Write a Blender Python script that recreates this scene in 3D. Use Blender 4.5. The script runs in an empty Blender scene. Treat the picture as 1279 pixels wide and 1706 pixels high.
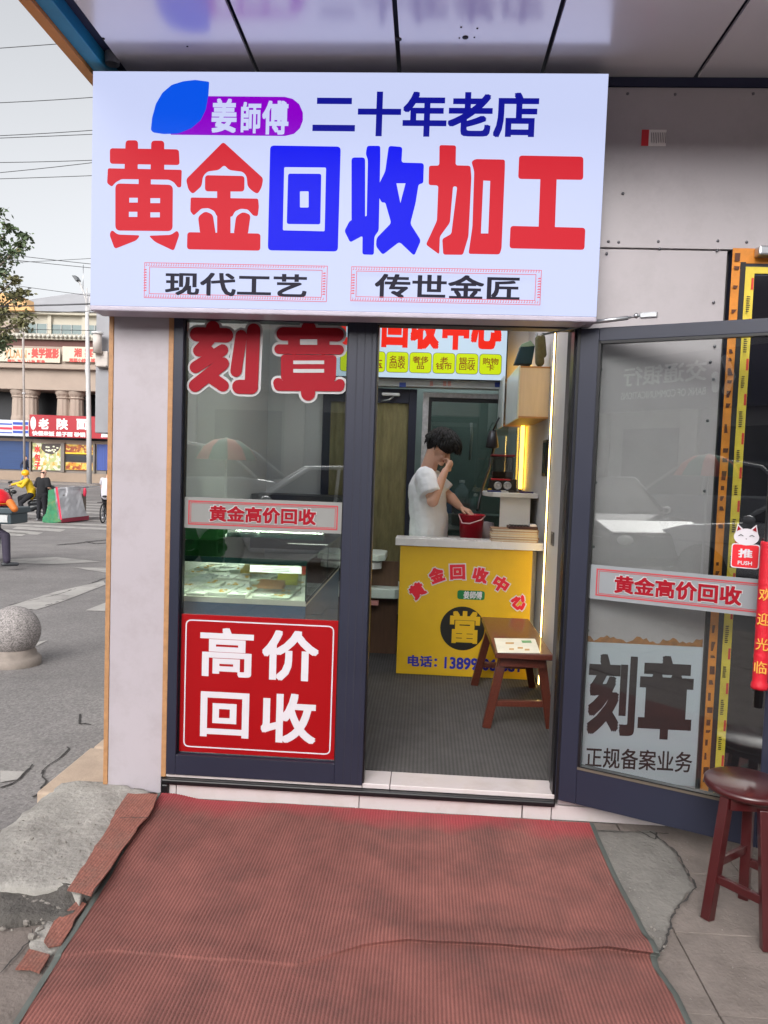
import bpy, bmesh, math, random
from math import sin, cos, pi, radians, sqrt, atan2
from mathutils import Vector, Matrix, noise
random.seed(7)
scene = bpy.context.scene
col = scene.collection
V = Vector

# ------------------------------------------------------------------ camera
CAM = V((0.0, -3.36, 1.58)); FPX = 1230.0; PW, PH = 1279.0, 1706.0
_yaw, _pit, _rol = 0.05523937782865809, -0.05664943979332008, 0.03481739039056912
_f = V((-sin(_yaw)*cos(_pit), cos(_yaw)*cos(_pit), sin(_pit)))
_r0 = V((cos(_yaw), sin(_yaw), 0)); _u0 = _r0.cross(_f)
_r = _r0*cos(_rol) + _u0*sin(_rol); _u = -_r0*sin(_rol) + _u0*cos(_rol)
cd = bpy.data.cameras.new('camera'); cam = bpy.data.objects.new('camera', cd); col.objects.link(cam)
cd.sensor_fit = 'VERTICAL'; cd.sensor_height = 36.0; cd.lens = FPX/PH*36.0
cd.clip_start = 0.05; cd.clip_end = 2000
cam.matrix_world = Matrix(((_r.x, _u.x, -_f.x, CAM.x), (_r.y, _u.y, -_f.y, CAM.y), (_r.z, _u.z, -_f.z, CAM.z), (0, 0, 0, 1)))
scene.camera = cam

# ------------------------------------------------------------------ world, sun, exposure
SUN_EL, SUN_ROT = radians(34), radians(196)
wd = bpy.data.worlds.new('World'); scene.world = wd; wd.use_nodes = True
nt = wd.node_tree; nt.nodes.clear()
sk = nt.nodes.new('ShaderNodeTexSky'); sk.sky_type = 'NISHITA'; sk.sun_disc = False
sk.sun_elevation = SUN_EL; sk.sun_rotation = SUN_ROT; sk.air_density = 1.0; sk.dust_density = 5.0; sk.ozone_density = 1.0
hs = nt.nodes.new('ShaderNodeHueSaturation'); hs.inputs['Saturation'].default_value = 0.14; hs.inputs['Value'].default_value = 1.5
bg = nt.nodes.new('ShaderNodeBackground'); bg.inputs['Strength'].default_value = 0.15
wo = nt.nodes.new('ShaderNodeOutputWorld')
nt.links.new(sk.outputs[0], hs.inputs['Color']); nt.links.new(hs.outputs[0], bg.inputs['Color']); nt.links.new(bg.outputs[0], wo.inputs['Surface'])
sl = bpy.data.lights.new('sun', 'SUN'); sl.energy = 0.5; sl.angle = radians(40); sl.color = (1.0, 0.97, 0.93)
so = bpy.data.objects.new('sun', sl); col.objects.link(so)
# sun stands behind the camera, a little to the left, veiled by cloud
_sd = V((sin(SUN_ROT)*cos(SUN_EL), cos(SUN_ROT)*cos(SUN_EL), sin(SUN_EL)))
so.rotation_euler = _sd.to_track_quat('Z', 'Y').to_euler()
scene.view_settings.view_transform = 'Standard'; scene.view_settings.look = 'None'
scene.view_settings.gamma = 1.0; scene.view_settings.use_curve_mapping = False
scene.view_settings.exposure = 0.25
scene.cycles.max_bounces = 10; scene.cycles.transparent_max_bounces = 24
scene.cycles.use_denoising = True
scene.cycles.sample_clamp_indirect = 6.0

# ------------------------------------------------------------------ placing helpers
def ray(x, y): return _f + _r*((x-PW/2)/FPX) - _u*((y-PH/2)/FPX)
def atY(x, y, Y=0.0):
    d = ray(x, y); return CAM + d*((Y-CAM.y)/d.y)
def atZ(x, y, Z=0.0):
    d = ray(x, y); return CAM + d*((Z-CAM.z)/d.z)
def atX(x, y, X=0.0):
    d = ray(x, y); return CAM + d*((X-CAM.x)/d.x)
TY = (-60, 1.5, 7, 14, 20, 30, 42, 45, 400); TZ = (-.08, -.08, -.25, -.45, -.55, -.40, -.07, -.05, -.05)
def gz(y):
    for a, b, c, d in zip(TY, TY[1:], TZ, TZ[1:]):
        if y <= b: return c + (d-c)*max(0, (y-a))/(b-a)
    return TZ[-1]

# ------------------------------------------------------------------ materials
def lin(r, g=None, b=None):
    if g is None: r, g, b = r
    o = []
    for v in (r, g, b):
        v /= 255.0
        o.append(v/12.92 if v <= .04045 else ((v+.055)/1.055)**2.4)
    return o
_mats = {}
def mat(name, rgb, rough=.5, metal=0.0, var=.10, scale=6.0, bump=0.0, bscale=60.0, spec=.5, coat=0.0, stain=None, stain_amt=.0, stain_scale=3.0, aniso=None):
    """rgb: base colour 0-255 (sRGB). Two noise layers break up colour and gloss; optional stains and bump."""
    if name in _mats: return _mats[name]
    m = bpy.data.materials.new(name); m.use_nodes = True; t = m.node_tree; N = t.nodes; L = t.links
    p = N['Principled BSDF']; c = lin(rgb)
    p.inputs['Roughness'].default_value = rough; p.inputs['Metallic'].default_value = metal
    p.inputs['Specular IOR Level'].default_value = spec; p.inputs['Coat Weight'].default_value = coat
    tc = N.new('ShaderNodeTexCoord')
    vec = tc.outputs['Object']
    if aniso:
        mp = N.new('ShaderNodeMapping'); mp.inputs['Scale'].default_value = aniso; L.new(vec, mp.inputs[0]); vec = mp.outputs[0]
    n1 = N.new('ShaderNodeTexNoise'); n1.inputs['Scale'].default_value = scale; n1.inputs['Detail'].default_value = 6; n1.inputs['Roughness'].default_value = .65
    L.new(vec, n1.inputs['Vector'])
    r1 = N.new('ShaderNodeValToRGB'); e = r1.color_ramp.elements
    e[0].position = .3; e[1].position = .7
    e[0].color = [v*(1-var) for v in c]+[1]; e[1].color = [min(1, v*(1+var)) for v in c]+[1]
    L.new(n1.outputs['Fac'], r1.inputs['Fac']); out = r1.outputs['Color']
    if stain:
        n2 = N.new('ShaderNodeTexNoise'); n2.inputs['Scale'].default_value = stain_scale; n2.inputs['Detail'].default_value = 8; n2.inputs['Roughness'].default_value = .7
        L.new(vec, n2.inputs['Vector'])
        r2 = N.new('ShaderNodeMapRange'); r2.inputs[1].default_value = .48; r2.inputs[2].default_value = .72; r2.inputs[4].default_value = stain_amt
        L.new(n2.outputs['Fac'], r2.inputs[0])
        mx = N.new('ShaderNodeMix'); mx.data_type = 'RGBA'; L.new(r2.outputs[0], mx.inputs[0]); L.new(out, mx.inputs[6]); mx.inputs[7].default_value = lin(stain)+[1]
        out = mx.outputs[2]
    L.new(out, p.inputs['Base Color'])
    rr = N.new('ShaderNodeMapRange'); rr.inputs[3].default_value = max(0, rough-.08); rr.inputs[4].default_value = min(1, rough+.10)
    L.new(n1.outputs['Fac'], rr.inputs[0]); L.new(rr.outputs[0], p.inputs['Roughness'])
    if bump:
        n3 = N.new('ShaderNodeTexNoise'); n3.inputs['Scale'].default_value = bscale; n3.inputs['Detail'].default_value = 5
        L.new(vec, n3.inputs['Vector'])
        b = N.new('ShaderNodeBump'); b.inputs['Strength'].default_value = bump; b.inputs['Distance'].default_value = .01
        L.new(n3.outputs['Fac'], b.inputs['Height']); L.new(b.outputs[0], p.inputs['Normal'])
    _mats[name] = m; return m
def emit(name, rgb, strength, base=None, gloss=.5):
    if name in _mats: return _mats[name]
    m = bpy.data.materials.new(name); m.use_nodes = True; p = m.node_tree.nodes['Principled BSDF']
    p.inputs['Base Color'].default_value = (lin(base) if base else [v*.25 for v in lin(rgb)])+[1]
    p.inputs['Emission Color'].default_value = lin(rgb)+[1]; p.inputs['Emission Strength'].default_value = strength
    p.inputs['Roughness'].default_value = gloss; p.inputs['Specular IOR Level'].default_value = .12
    _mats[name] = m; return m
def glass(name, tint=(236, 244, 242), refl=.06, rough=.0, ior=1.5):
    """thin window pane: clear see-through plus Fresnel mirror"""
    if name in _mats: return _mats[name]
    m = bpy.data.materials.new(name); m.use_nodes = True; t = m.node_tree; N = t.nodes; L = t.links
    N.remove(N['Principled BSDF'])
    tr = N.new('ShaderNodeBsdfTransparent'); tr.inputs[0].default_value = lin(tint)+[1]
    gl = N.new('ShaderNodeBsdfGlossy'); gl.inputs['Roughness'].default_value = rough
    fr = N.new('ShaderNodeFresnel'); fr.inputs[0].default_value = ior
    ad = N.new('ShaderNodeMath'); ad.operation = 'ADD'; ad.use_clamp = True; ad.inputs[1].default_value = refl; L.new(fr.outputs[0], ad.inputs[0])
    mx = N.new('ShaderNodeMixShader'); L.new(ad.outputs[0], mx.inputs[0]); L.new(tr.outputs[0], mx.inputs[1]); L.new(gl.outputs[0], mx.inputs[2])
    L.new(mx.outputs[0], N['Material Output'].inputs['Surface'])
    _mats[name] = m; return m

# ------------------------------------------------------------------ objects
_xf = {}
def tag(o, label=None, cat=None, group=None, kind=None):
    if label: o['label'] = label
    if cat: o['category'] = cat
    if group: o['group'] = group
    if kind: o['kind'] = kind
    return o
def thing(name, label, cat, loc=(0, 0, 0), rz=0.0, group=None):
    o = bpy.data.objects.new(name, None); col.objects.link(o); o.empty_display_size = .1
    o.location = loc; o.rotation_euler = (0, 0, rz)
    _xf[o.name] = (Matrix.Translation(loc) @ Matrix.Rotation(rz, 4, 'Z')).inverted()
    return tag(o, label, cat, group)
def _root(o):
    while o.parent: o = o.parent
    return o
class MB:
    def __init__(s): s.v = []; s.f = []; s.sm = []
    def add(s, vs, fs, smooth=False):
        b = len(s.v); s.v += [V(p) for p in vs]; s.f += [[i+b for i in q] for q in fs]; s.sm += [smooth]*len(fs); return s
    def box(s, x0, x1, y0, y1, z0, z1):
        return s.add([(x, y, z) for x in (x0, x1) for y in (y0, y1) for z in (z0, z1)],
                     [(0, 1, 3, 2), (4, 6, 7, 5), (0, 4, 5, 1), (2, 3, 7, 6), (0, 2, 6, 4), (1, 5, 7, 3)])
    def hexa(s, p):   # 8 points: bottom ring 0-3, top ring 4-7
        return s.add(p, [(3, 2, 1, 0), (4, 5, 6, 7), (0, 1, 5, 4), (1, 2, 6, 5), (2, 3, 7, 6), (3, 0, 4, 7)])
    def bar(s, a, b, w, h, up=(0, 0, 1)):
        a, b = V(a), V(b); d = (b-a).normalized(); up = V(up)
        if abs(d.dot(up)) > .98: up = V((0, 1, 0))
        sd = d.cross(up).normalized(); u = sd.cross(d)
        q = [(-1, -1), (1, -1), (1, 1), (-1, 1)]
        return s.hexa([a+sd*(i*w/2)+u*(j*h/2) for i, j in q]+[b+sd*(i*w/2)+u*(j*h/2) for i, j in q])
    def face(s, pts): return s.add(pts, [list(range(len(pts)))])
    def prism(s, pts, vec):
        n = len(pts); pts = [V(p) for p in pts]; vec = V(vec)
        return s.add(pts+[p+vec for p in pts], [list(range(n))[::-1], list(range(n, 2*n))]+[(i, (i+1) % n, n+(i+1) % n, n+i) for i in range(n)])
    def tube(s, pts, r, n=8, caps=True, closed=False):
        pts = [V(p) for p in pts]; k = len(pts); rs = r if isinstance(r, (list, tuple)) else [r]*k
        vs = []; fs = []; prev = None
        for i, p in enumerate(pts):
            d = (pts[(i+1) % k if closed else min(i+1, k-1)]-pts[(i-1) % k if closed else max(i-1, 0)])
            d = d.normalized() if d.length > 1e-9 else V((0, 0, 1))
            if prev is None:
                a = d.cross(V((0, 0, 1)));
                if a.length < 1e-3: a = d.cross(V((0, 1, 0)))
            else: a = prev-d*prev.dot(d)
            a = a.normalized(); prev = a; b = d.cross(a)
            vs += [p+(a*cos(2*pi*j/n)+b*sin(2*pi*j/n))*rs[i] for j in range(n)]
        m = k if closed else k-1
        for i in range(m):
            i2 = (i+1) % k
            fs += [(i*n+j, i*n+(j+1) % n, i2*n+(j+1) % n, i2*n+j) for j in range(n)]
        s.add(vs, fs, True)
        if caps and not closed:
            b0 = len(s.v)-k*n
            s.f += [[b0+j for j in range(n)][::-1], [b0+(k-1)*n+j for j in range(n)]]; s.sm += [False, False]
        return s
    def lathe(s, prof, c=(0, 0, 0), n=24, axis='Z', a0=0, a1=2*pi):
        c = V(c); full = abs(a1-a0-2*pi) < 1e-6; m = n if full else n+1; vs = []
        for r, z in prof:
            for j in range(m):
                a = a0+(a1-a0)*j/n; x, y = r*cos(a), r*sin(a)
                vs.append(c+(V((x, y, z)) if axis == 'Z' else V((x, z, y)) if axis == 'Y' else V((z, x, y))))
        fs = []
        for i in range(len(prof)-1):
            for j in range(n if full else n):
                j2 = (j+1) % m if full else j+1
                fs.append((i*m+j, i*m+j2, (i+1)*m+j2, (i+1)*m+j))
        return s.add(vs, fs, True)
    def ell(s, c, r, n=16, k=10, rot=None):
        c = V(c); r = (r, r, r) if not isinstance(r, (tuple, list)) else r; vs = []
        for i in range(k+1):
            t = pi*i/k
            for j in range(n):
                a = 2*pi*j/n; p = V((r[0]*sin(t)*cos(a), r[1]*sin(t)*sin(a), r[2]*cos(t)))
                vs.append(c+(rot @ p if rot else p))
        fs = [(i*n+j, (i+1)*n+j, (i+1)*n+(j+1) % n, i*n+(j+1) % n) for i in range(k) for j in range(n)]
        return s.add(vs, fs, True)
    def cap(s, a, b, ra, rb=None, n=12, flat=None, fl=1.0):
        """tapered capsule; flat = direction squeezed by fl"""
        a, b = V(a), V(b); rb = ra if rb is None else rb; d = b-a; L = d.length; d = d/L if L > 1e-6 else V((0, 0, 1))
        if flat is not None:
            y = V(flat)-d*V(flat).dot(d); y.normalize(); x = y.cross(d)
        else:
            x = d.cross(V((0, 0, 1)));
            if x.length < .05: x = d.cross(V((0, 1, 0)))
            x.normalize(); y = d.cross(x); fl = 1.0
        prof = [(ra*sin(t), -ra*cos(t)) for t in [pi/2*q/5 for q in range(6)]]+[(rb*cos(t), L+rb*sin(t)) for t in [pi/2*q/5 for q in range(6)]]
        vs = []; k = len(prof)
        for r, z in prof:
            for j in range(n):
                an = 2*pi*j/n; vs.append(a+d*z+x*(r*cos(an))+y*(r*sin(an)*fl))
        fs = [(i*n+j, i*n+(j+1) % n, (i+1)*n+(j+1) % n, (i+1)*n+j) for i in range(k-1) for j in range(n)]
        return s.add(vs, fs, True)
    def build(s, name, m, parent=None, bev=0.0, local=False, label=None, cat=None, group=None, kind=None, smooth=None, loc=None, remesh=0.0, sub=0, seg=2):
        vs = s.v
        if parent is not None:
            if not local:
                M = _xf[_root(parent).name]; vs = [M @ p for p in vs]
        elif not local:
            if loc is None:
                xs, ys, zs = [[p[i] for p in vs] for i in range(3)]
                loc = V(((min(xs)+max(xs))/2, (min(ys)+max(ys))/2, min(zs)))
            loc = V(loc); vs = [p-loc for p in vs]
        me = bpy.data.meshes.new(name); me.from_pydata([tuple(p) for p in vs], [], s.f)
        me.polygons.foreach_set('use_smooth', [bool(x if smooth is None else smooth) for x in s.sm])
        me.materials.append(m); me.update()
        bm = bmesh.new(); bm.from_mesh(me); bmesh.ops.recalc_face_normals(bm, faces=bm.faces) if not remesh else None
        bm.to_mesh(me); bm.free()
        o = bpy.data.objects.new(name, me); col.objects.link(o)
        if parent is not None: o.parent = parent
        elif not local: o.location = loc; _xf[o.name] = Matrix.Translation(loc).inverted()
        else: _xf[o.name] = Matrix.Identity(4)
        if bev:
            b = o.modifiers.new('bevel', 'BEVEL'); b.width = bev; b.segments = seg; b.limit_method = 'ANGLE'; b.angle_limit = radians(35)
        if remesh:
            r = o.modifiers.new('remesh', 'REMESH'); r.mode = 'VOXEL'; r.voxel_size = remesh; r.use_smooth_shade = True
            q = o.modifiers.new('smooth', 'SMOOTH'); q.factor = .5; q.iterations = 3
        if sub:
            q = o.modifiers.new('sub', 'SUBSURF'); q.levels = q.render_levels = sub
        return tag(o, label, cat, group, kind)
def copy_tree(o, parent=None):
    c = o.copy(); col.objects.link(c)
    if parent is not None: c.parent = parent
    for ch in [x for x in o.children]: copy_tree(ch, c)
    return c

# flat lettering and marks: drawn in the plane of the surface that carries them
class Plane:
    """origin, u axis, v axis (unit) and outward normal; hit() drops a sight line on the plane to read off u,v"""
    def __init__(s, o, u, v): s.o, s.u, s.v = V(o), V(u).normalized(), V(v).normalized(); s.n = s.u.cross(s.v)
    def pt(s, u, v, d=0.0): return s.o+s.u*u+s.v*v+s.n*d
    def uv(s, x, y):
        d = ray(x, y); t = (s.o-CAM).dot(s.n)/d.dot(s.n); q = CAM+d*t-s.o; return q.dot(s.u), q.dot(s.v)
def fillet(pts, r):
    out = []; n = len(pts)
    for i in range(n):
        p, a, b = V(pts[i]).to_2d(), V(pts[i-1]).to_2d(), V(pts[(i+1) % n]).to_2d()
        la, lb = (a-p).length, (b-p).length
        if r <= 0 or la < 1e-6 or lb < 1e-6: out.append(tuple(p)); continue
        c = min(r, la*.48, lb*.48); q0 = p+(a-p)*(c/la); q1 = p+(b-p)*(c/lb)
        for k in range(6):
            t = k/5; out.append(tuple(q0*(1-t)**2+p*2*t*(1-t)+q1*t*t))
    return out
def rrect(u0, u1, v0, v1, r=0.0): return fillet([(u0, v0), (u1, v0), (u1, v1), (u0, v1)], r)
class Marks:
    """collects flat marks of one colour in a Plane"""
    def __init__(s, P, d): s.P, s.d, s.mb, s.k = P, d, MB(), 0
    def poly(s, uv, r=0.0):
        s.k += 1; d = s.d+s.k*.00012; pts = [s.P.pt(u, v, d) for u, v in (fillet(uv, r) if r else uv)]
        a = sum(uv[i-1][0]*uv[i][1]-uv[i][0]*uv[i-1][1] for i in range(len(uv)))
        s.mb.face(pts if a > 0 else pts[::-1]); return s
    def px(s, pts, r=0.0): return s.poly([s.P.uv(x, y) for x, y in pts], r)
    def stroke(s, pts, w):
        n = 7
        for (a, b) in zip(pts, pts[1:]):
            a, b = V(a).to_2d(), V(b).to_2d(); d = (b-a); an = atan2(d.y, d.x); q = []
            for k in range(n+1): t = an+pi/2+pi*k/n; q.append((a.x+w/2*cos(t), a.y+w/2*sin(t)))
            for k in range(n+1): t = an-pi/2+pi*k/n; q.append((b.x+w/2*cos(t), b.y+w/2*sin(t)))
            s.poly(q)
        return s
    def frame(s, u0, u1, v0, v1, w, r=0.0):
        s.k += 1; d = s.d+s.k*.00012
        a = rrect(u0, u1, v0, v1, r) if r else [(u0, v0), (u1, v0), (u1, v1), (u0, v1)]
        b = rrect(u0+w, u1-w, v0+w, v1-w, max(r-w, .0001)) if r else [(u0+w, v0+w), (u1-w, v0+w), (u1-w, v1-w), (u0+w, v1-w)]
        n = len(a); s.mb.add([s.P.pt(u, v, d) for u, v in a+b], [(i, (i+1) % n, n+(i+1) % n, n+i) for i in range(n)]); return s
    def text(s, body, u0, u1, v0, v1, bold=0.0, rot=0.0, keep=False):
        """fits the string into the box u0-u1, v0-v1 of the plane"""
        c = bpy.data.curves.new('t', 'FONT'); c.body = body; c.size = 1; c.resolution_u = 3; c.space_line = .85; c.align_x = 'CENTER'
        o = bpy.data.objects.new('t', c); me = bpy.data.meshes.new_from_object(o)
        vs = [v.co.copy() for v in me.vertices]; fs = [list(p.vertices) for p in me.polygons]
        bpy.data.objects.remove(o); bpy.data.curves.remove(c); bpy.data.meshes.remove(me)
        if not vs: return s
        xs, ys = [v.x for v in vs], [v.y for v in vs]; x0, x1, y0, y1 = min(xs)-bold, max(xs)+bold, min(ys)-bold, max(ys)+bold
        cu, cv = (u0+u1)/2, (v0+v1)/2; su, sv = (u1-u0)/(x1-x0), (v1-v0)/(y1-y0)
        if keep: su = sv = min(su, sv)
        ring = [(0, 0)]+([(bold*i, bold*j) for i in (-1, 0, 1) for j in (-1, 0, 1) if i or j] if bold else [])
        for ox, oy in ring:
            s.k += 1; d = s.d+s.k*(.00012 if len(ring) > 1 else .0003)*(.5 if bold else 1); q = []
            for v in vs:
                a, b = (v.x+ox-(x0+x1)/2)*su, (v.y+oy-(y0+y1)/2)*sv
                q.append(s.P.pt(cu+a*cos(rot)-b*sin(rot), cv+a*sin(rot)+b*cos(rot), d))
            s.mb.add(q, fs)
        return s
    def textpx(s, body, x0, x1, y0, y1, **k):
        u0 = s.P.uv(x0, (y0+y1)/2)[0]; u1 = s.P.uv(x1, (y0+y1)/2)[0]; v1 = s.P.uv((x0+x1)/2, y0)[1]; v0 = s.P.uv((x0+x1)/2, y1)[1]
        return s.text(body, u0, u1, v0, v1, **k)
    def build(s, name, m, parent=None, **k): return s.mb.build(name, m, parent, **k)
def FY(Y): return Plane((0, Y, 0), (1, 0, 0), (0, 0, 1))      # a plane facing the street, u = X, v = Z
# ------------------------------------------------------------------ shared materials
M_frame = mat('dark blue grey frame paint', (33, 36, 53), .4, .0, .06, 3, .03, 300)
M_rubber = mat('black rubber', (16, 16, 20), .35, 0, .1, 20)
M_clad = mat('pale aluminium cladding', (172, 164, 170), .38, 0, .03, 2, .01, 40, stain=(140, 130, 128), stain_amt=.35, stain_scale=5)
M_wood = mat('light wood trim', (168, 124, 84), .55, 0, .18, 30, .1, 80)
M_tile = mat('white glazed tile', (196, 186, 186), .22, 0, .03, 4, stain=(176, 160, 150), stain_amt=.4, stain_scale=7)
M_panel = mat('grey composite panel', (176, 169, 172), .34, .1, .05, 1.5, .01, 30, stain=(130, 124, 124), stain_amt=.35, stain_scale=3)
M_soffit = mat('pale soffit panel', (240, 238, 244), .2, .4, .03, 1.2, .012, 7)
M_navy = mat('navy recess', (32, 36, 66), .6)
M_wall_in = mat('white interior wall', (196, 195, 196), .5, 0, .03, 2, .02, 40)
M_screw = mat('steel screw', (120, 120, 125), .3, .9)
M_floor = mat('grey ribbed interior matting', (74, 71, 70), .9, 0, .2, 9, .5, 220)
def ribs(m, pitch, lo, hi):
    t = m.node_tree; N = t.nodes; L = t.links; p = N['Principled BSDF']; src = p.inputs['Base Color'].links[0].from_socket
    tc = N.new('ShaderNodeTexCoord'); sp = N.new('ShaderNodeSeparateXYZ'); L.new(tc.outputs['Object'], sp.inputs[0])
    mu = N.new('ShaderNodeMath'); mu.operation = 'MULTIPLY'; mu.inputs[1].default_value = 2*pi/pitch; L.new(sp.outputs['X'], mu.inputs[0])
    si = N.new('ShaderNodeMath'); si.operation = 'COSINE'; L.new(mu.outputs[0], si.inputs[0])
    mr = N.new('ShaderNodeMapRange'); mr.inputs[1].default_value = -1; mr.inputs[3].default_value = lo; mr.inputs[4].default_value = hi; L.new(si.outputs[0], mr.inputs[0])
    mx = N.new('ShaderNodeMix'); mx.data_type = 'RGBA'; mx.blend_type = 'MULTIPLY'; mx.inputs[0].default_value = 1; L.new(src, mx.inputs[6]); L.new(mr.outputs[0], mx.inputs[7]); L.new(mx.outputs[2], p.inputs['Base Color'])
ribs(M_floor, .02, .72, 1.15)
M_black = mat('black plastic', (22, 22, 24), .4, 0, .1, 10)
M_white = mat('white lacquer', (222, 222, 222), .35, 0, .03, 4)
M_steel = mat('brushed steel', (176, 178, 182), .3, .85, .08, 30)
M_pane = glass('shop glass', (246, 249, 248), .05)

S = thing('shop_building', 'single room corner shop with grey panelled front and white tiled base under the canopy', 'shop', (0, 0, 0))
# room shell behind the front
MB().box(-1.47, -1.43, .22, 4.6, .0, 3.3).build('side_wall', M_wall_in, S); MB().box(.845, .95, .22, 4.6, .0, 3.3).build('side_wall', M_wall_in, S)
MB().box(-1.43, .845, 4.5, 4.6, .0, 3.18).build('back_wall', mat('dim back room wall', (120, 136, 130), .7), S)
MB().box(-1.47, .95, .22, 4.6, 3.18, 3.3).build('room_ceiling', mat('ceiling paint', (190, 190, 188), .7), S)
MB().box(-1.43, .845, .16, 4.5, .05, .12).build('room_floor', M_floor, S)
# street front
MB().box(-1.458, -1.20, .0, .22, .014, 2.6).build('pillar_cladding', M_clad, S, bev=.002)
tr = MB(); tr.box(-1.480, -1.458, -.004, .22, .014, 2.6).build('corner_trim', M_wood, S, bev=.002)
MB().box(-1.20, -1.176, -.004, .1, .095, 2.3).build('corner_trim', M_wood, S, bev=.002)
MB().box(-1.50, .66, .02, .22, 2.302, 3.31).build('head_wall', M_panel, S)
t = MB()
xs = [-1.155, -.255+.0, .50, .632, .69]
for a, b in ((-1.158, -1.125), (-1.123, -.256), (-.254, .498), (.502, .632)):
    t.box(a+.001, b-.001, -.006, .05, .0, .068)
t.box(.636, 1.15, .0, .05, .0, .066)
t.build('base_tile', M_tile, S, bev=.0015)
MB().box(-1.19, .645, -.028, .10, .068, .094).box(-1.19, -1.158, -.026, .03, .0, .068).build('step_edge', M_rubber, S, bev=.006)
MB().box(-1.176, -.245, .0, .15, .095, .112).box(-.243, -.115, .0, .155, .095, .118).box(-.112, .645, .0, .155, .095, .118).build('threshold', M_tile, S, bev=.003)
rp = MB(); rp.box(.662, 1.275, .0, .03, .072, 2.586); lowp = rp.build('wall_panel', M_panel, S, bev=.0015)
up = MB().box(.662, 3.2, -.004, .03, 2.592, 3.275).build('wall_panel', M_panel, S, bev=.0015)
MB().box(.645, 3.4, .03, .22, .0, 3.31).build('masonry_wall', mat('dark masonry', (70, 66, 66), .9), S)
def screw(x, y, pan):
    p = atY(x, y, 0.0); MB().lathe([(.0, -.0065), (.004, -.006), (.0065, -.003), (.0065, .0)], (p.x, -.003, p.z), 10, 'Y').build('screw', M_screw, pan)
for x, y in ((1045, 157), (1124, 158), (1254, 157), (1037, 323), (1013, 403), (1030, 404), (1096, 403), (1195, 402), (1243, 404)): screw(x, y, up)
for x, y in ((1010, 423), (1098, 415), (1194, 418), (1188, 504), (1190, 577), (1183, 603), (1188, 632), (1178, 701), (1173, 818), (1115, 612), (1001, 616), (992, 804), (988, 911), (979, 1050)): screw(x, y, lowp)
MB().box(.655, 3.2, -.012, .02, 3.277, 3.312).build('cornice_trim', M_navy, S)

# ------------------------------------------------------------------ canopy over the front
K = thing('canopy', 'flat entrance canopy of pale panels with dark seams, blue and orange fascia', 'canopy', (0, -.5, 3.316))
sx = [-1.412, -.812, -.184, .436, 1.095, 1.75, 2.4, 3.1]
for a, b in zip(sx, sx[1:]): MB().box(a+.009, b-.009, -.74, -.004, 3.318, 3.335).build('soffit_panel', M_soffit, K, bev=.002)
MB().box(-1.45, 3.2, -.74, .2, 3.37, 3.40).build('backing', M_navy, K)
MB().box(-1.578, -1.530, -.80, .3, 3.272, 3.62).build('edge_trim', mat('orange trim', (214, 142, 74), .45), K, bev=.003)
MB().box(-1.529, -1.462, -.80, .3, 3.288, 3.62).build('fascia_board', mat('teal blue fascia', (40, 142, 184), .4), K, bev=.003)
MB().box(-1.461, -1.414, -.74, .3, 3.345, 3.5).build('recess', M_navy, K)
MB().box(-1.52, 3.2, -.80, -.742, 3.25, 3.75).build('front_fascia', M_panel, K, bev=.003)
for x, y, r in ((775, 63, .012), (664, 66, .012), (768, 46, .004), (795, 48, .004), (765, 64, .003), (790, 63, .003), (312, 78, .004), (172, 65, .006)):
    p = atZ(x, y, 3.316); MB().lathe([(.0, -.003), (r, -.002), (r*1.1, .002)], (p.x, p.y, 3.318), 14).build('fixing_hole', M_black, K)
MB().lathe([(.03, 0), (.035, .1), (.03, .2)], (-1.43, -.12, 3.30), 16).build('cable_gland', mat('grey plastic', (120, 122, 130), .5), K)

# ------------------------------------------------------------------ shop front window (fixed light)
Wd = thing('shop_window', 'tall fixed shop window in a dark blue grey frame beside the open doorway', 'window', (-.7, .02, .11))
f = MB()
f.box(-1.174, -1.128, -.012, .07, .112, 2.30)            # left stile
f.box(-.374, -.243, -.012, .07, .112, 2.30)              # mullion
f.box(-1.128, -.374, -.012, .07, .112, .208)             # bottom rail
f.box(-1.128, -.374, -.012, .07, 2.235, 2.30)            # top rail
f.box(-.243, .645, -.012, .07, 2.232, 2.30)              # door head
f.box(.645, .661, -.012, .07, .112, 2.30)                # hinge jamb
f.build('frame', M_frame, Wd, bev=.003)
g = MB(); 
for x in (-.335, -.30, -.268): g.box(x, x+.0045, -.0135, -.0115, .115, 2.23)
g.box(-1.118, -.384, -.0135, -.0115, .206, .2095)
g.build('frame_groove', mat('groove shadow gap', (34, 35, 50), .6), Wd)
MB().box(-.2435, -.2365, .0, .07, .118, 2.232).box(.634, .646, .0, .07, .118, 2.232).box(-1.129, -1.121, .015, .04, .208, 2.235).box(-.381, -.3735, .015, .04, .208, 2.235).build('gasket', M_rubber, Wd)
MB().box(-1.128, -.374, .026, .032, .208, 2.235).build('pane', glass('front window glass', (244, 248, 246), .12), Wd)

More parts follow.
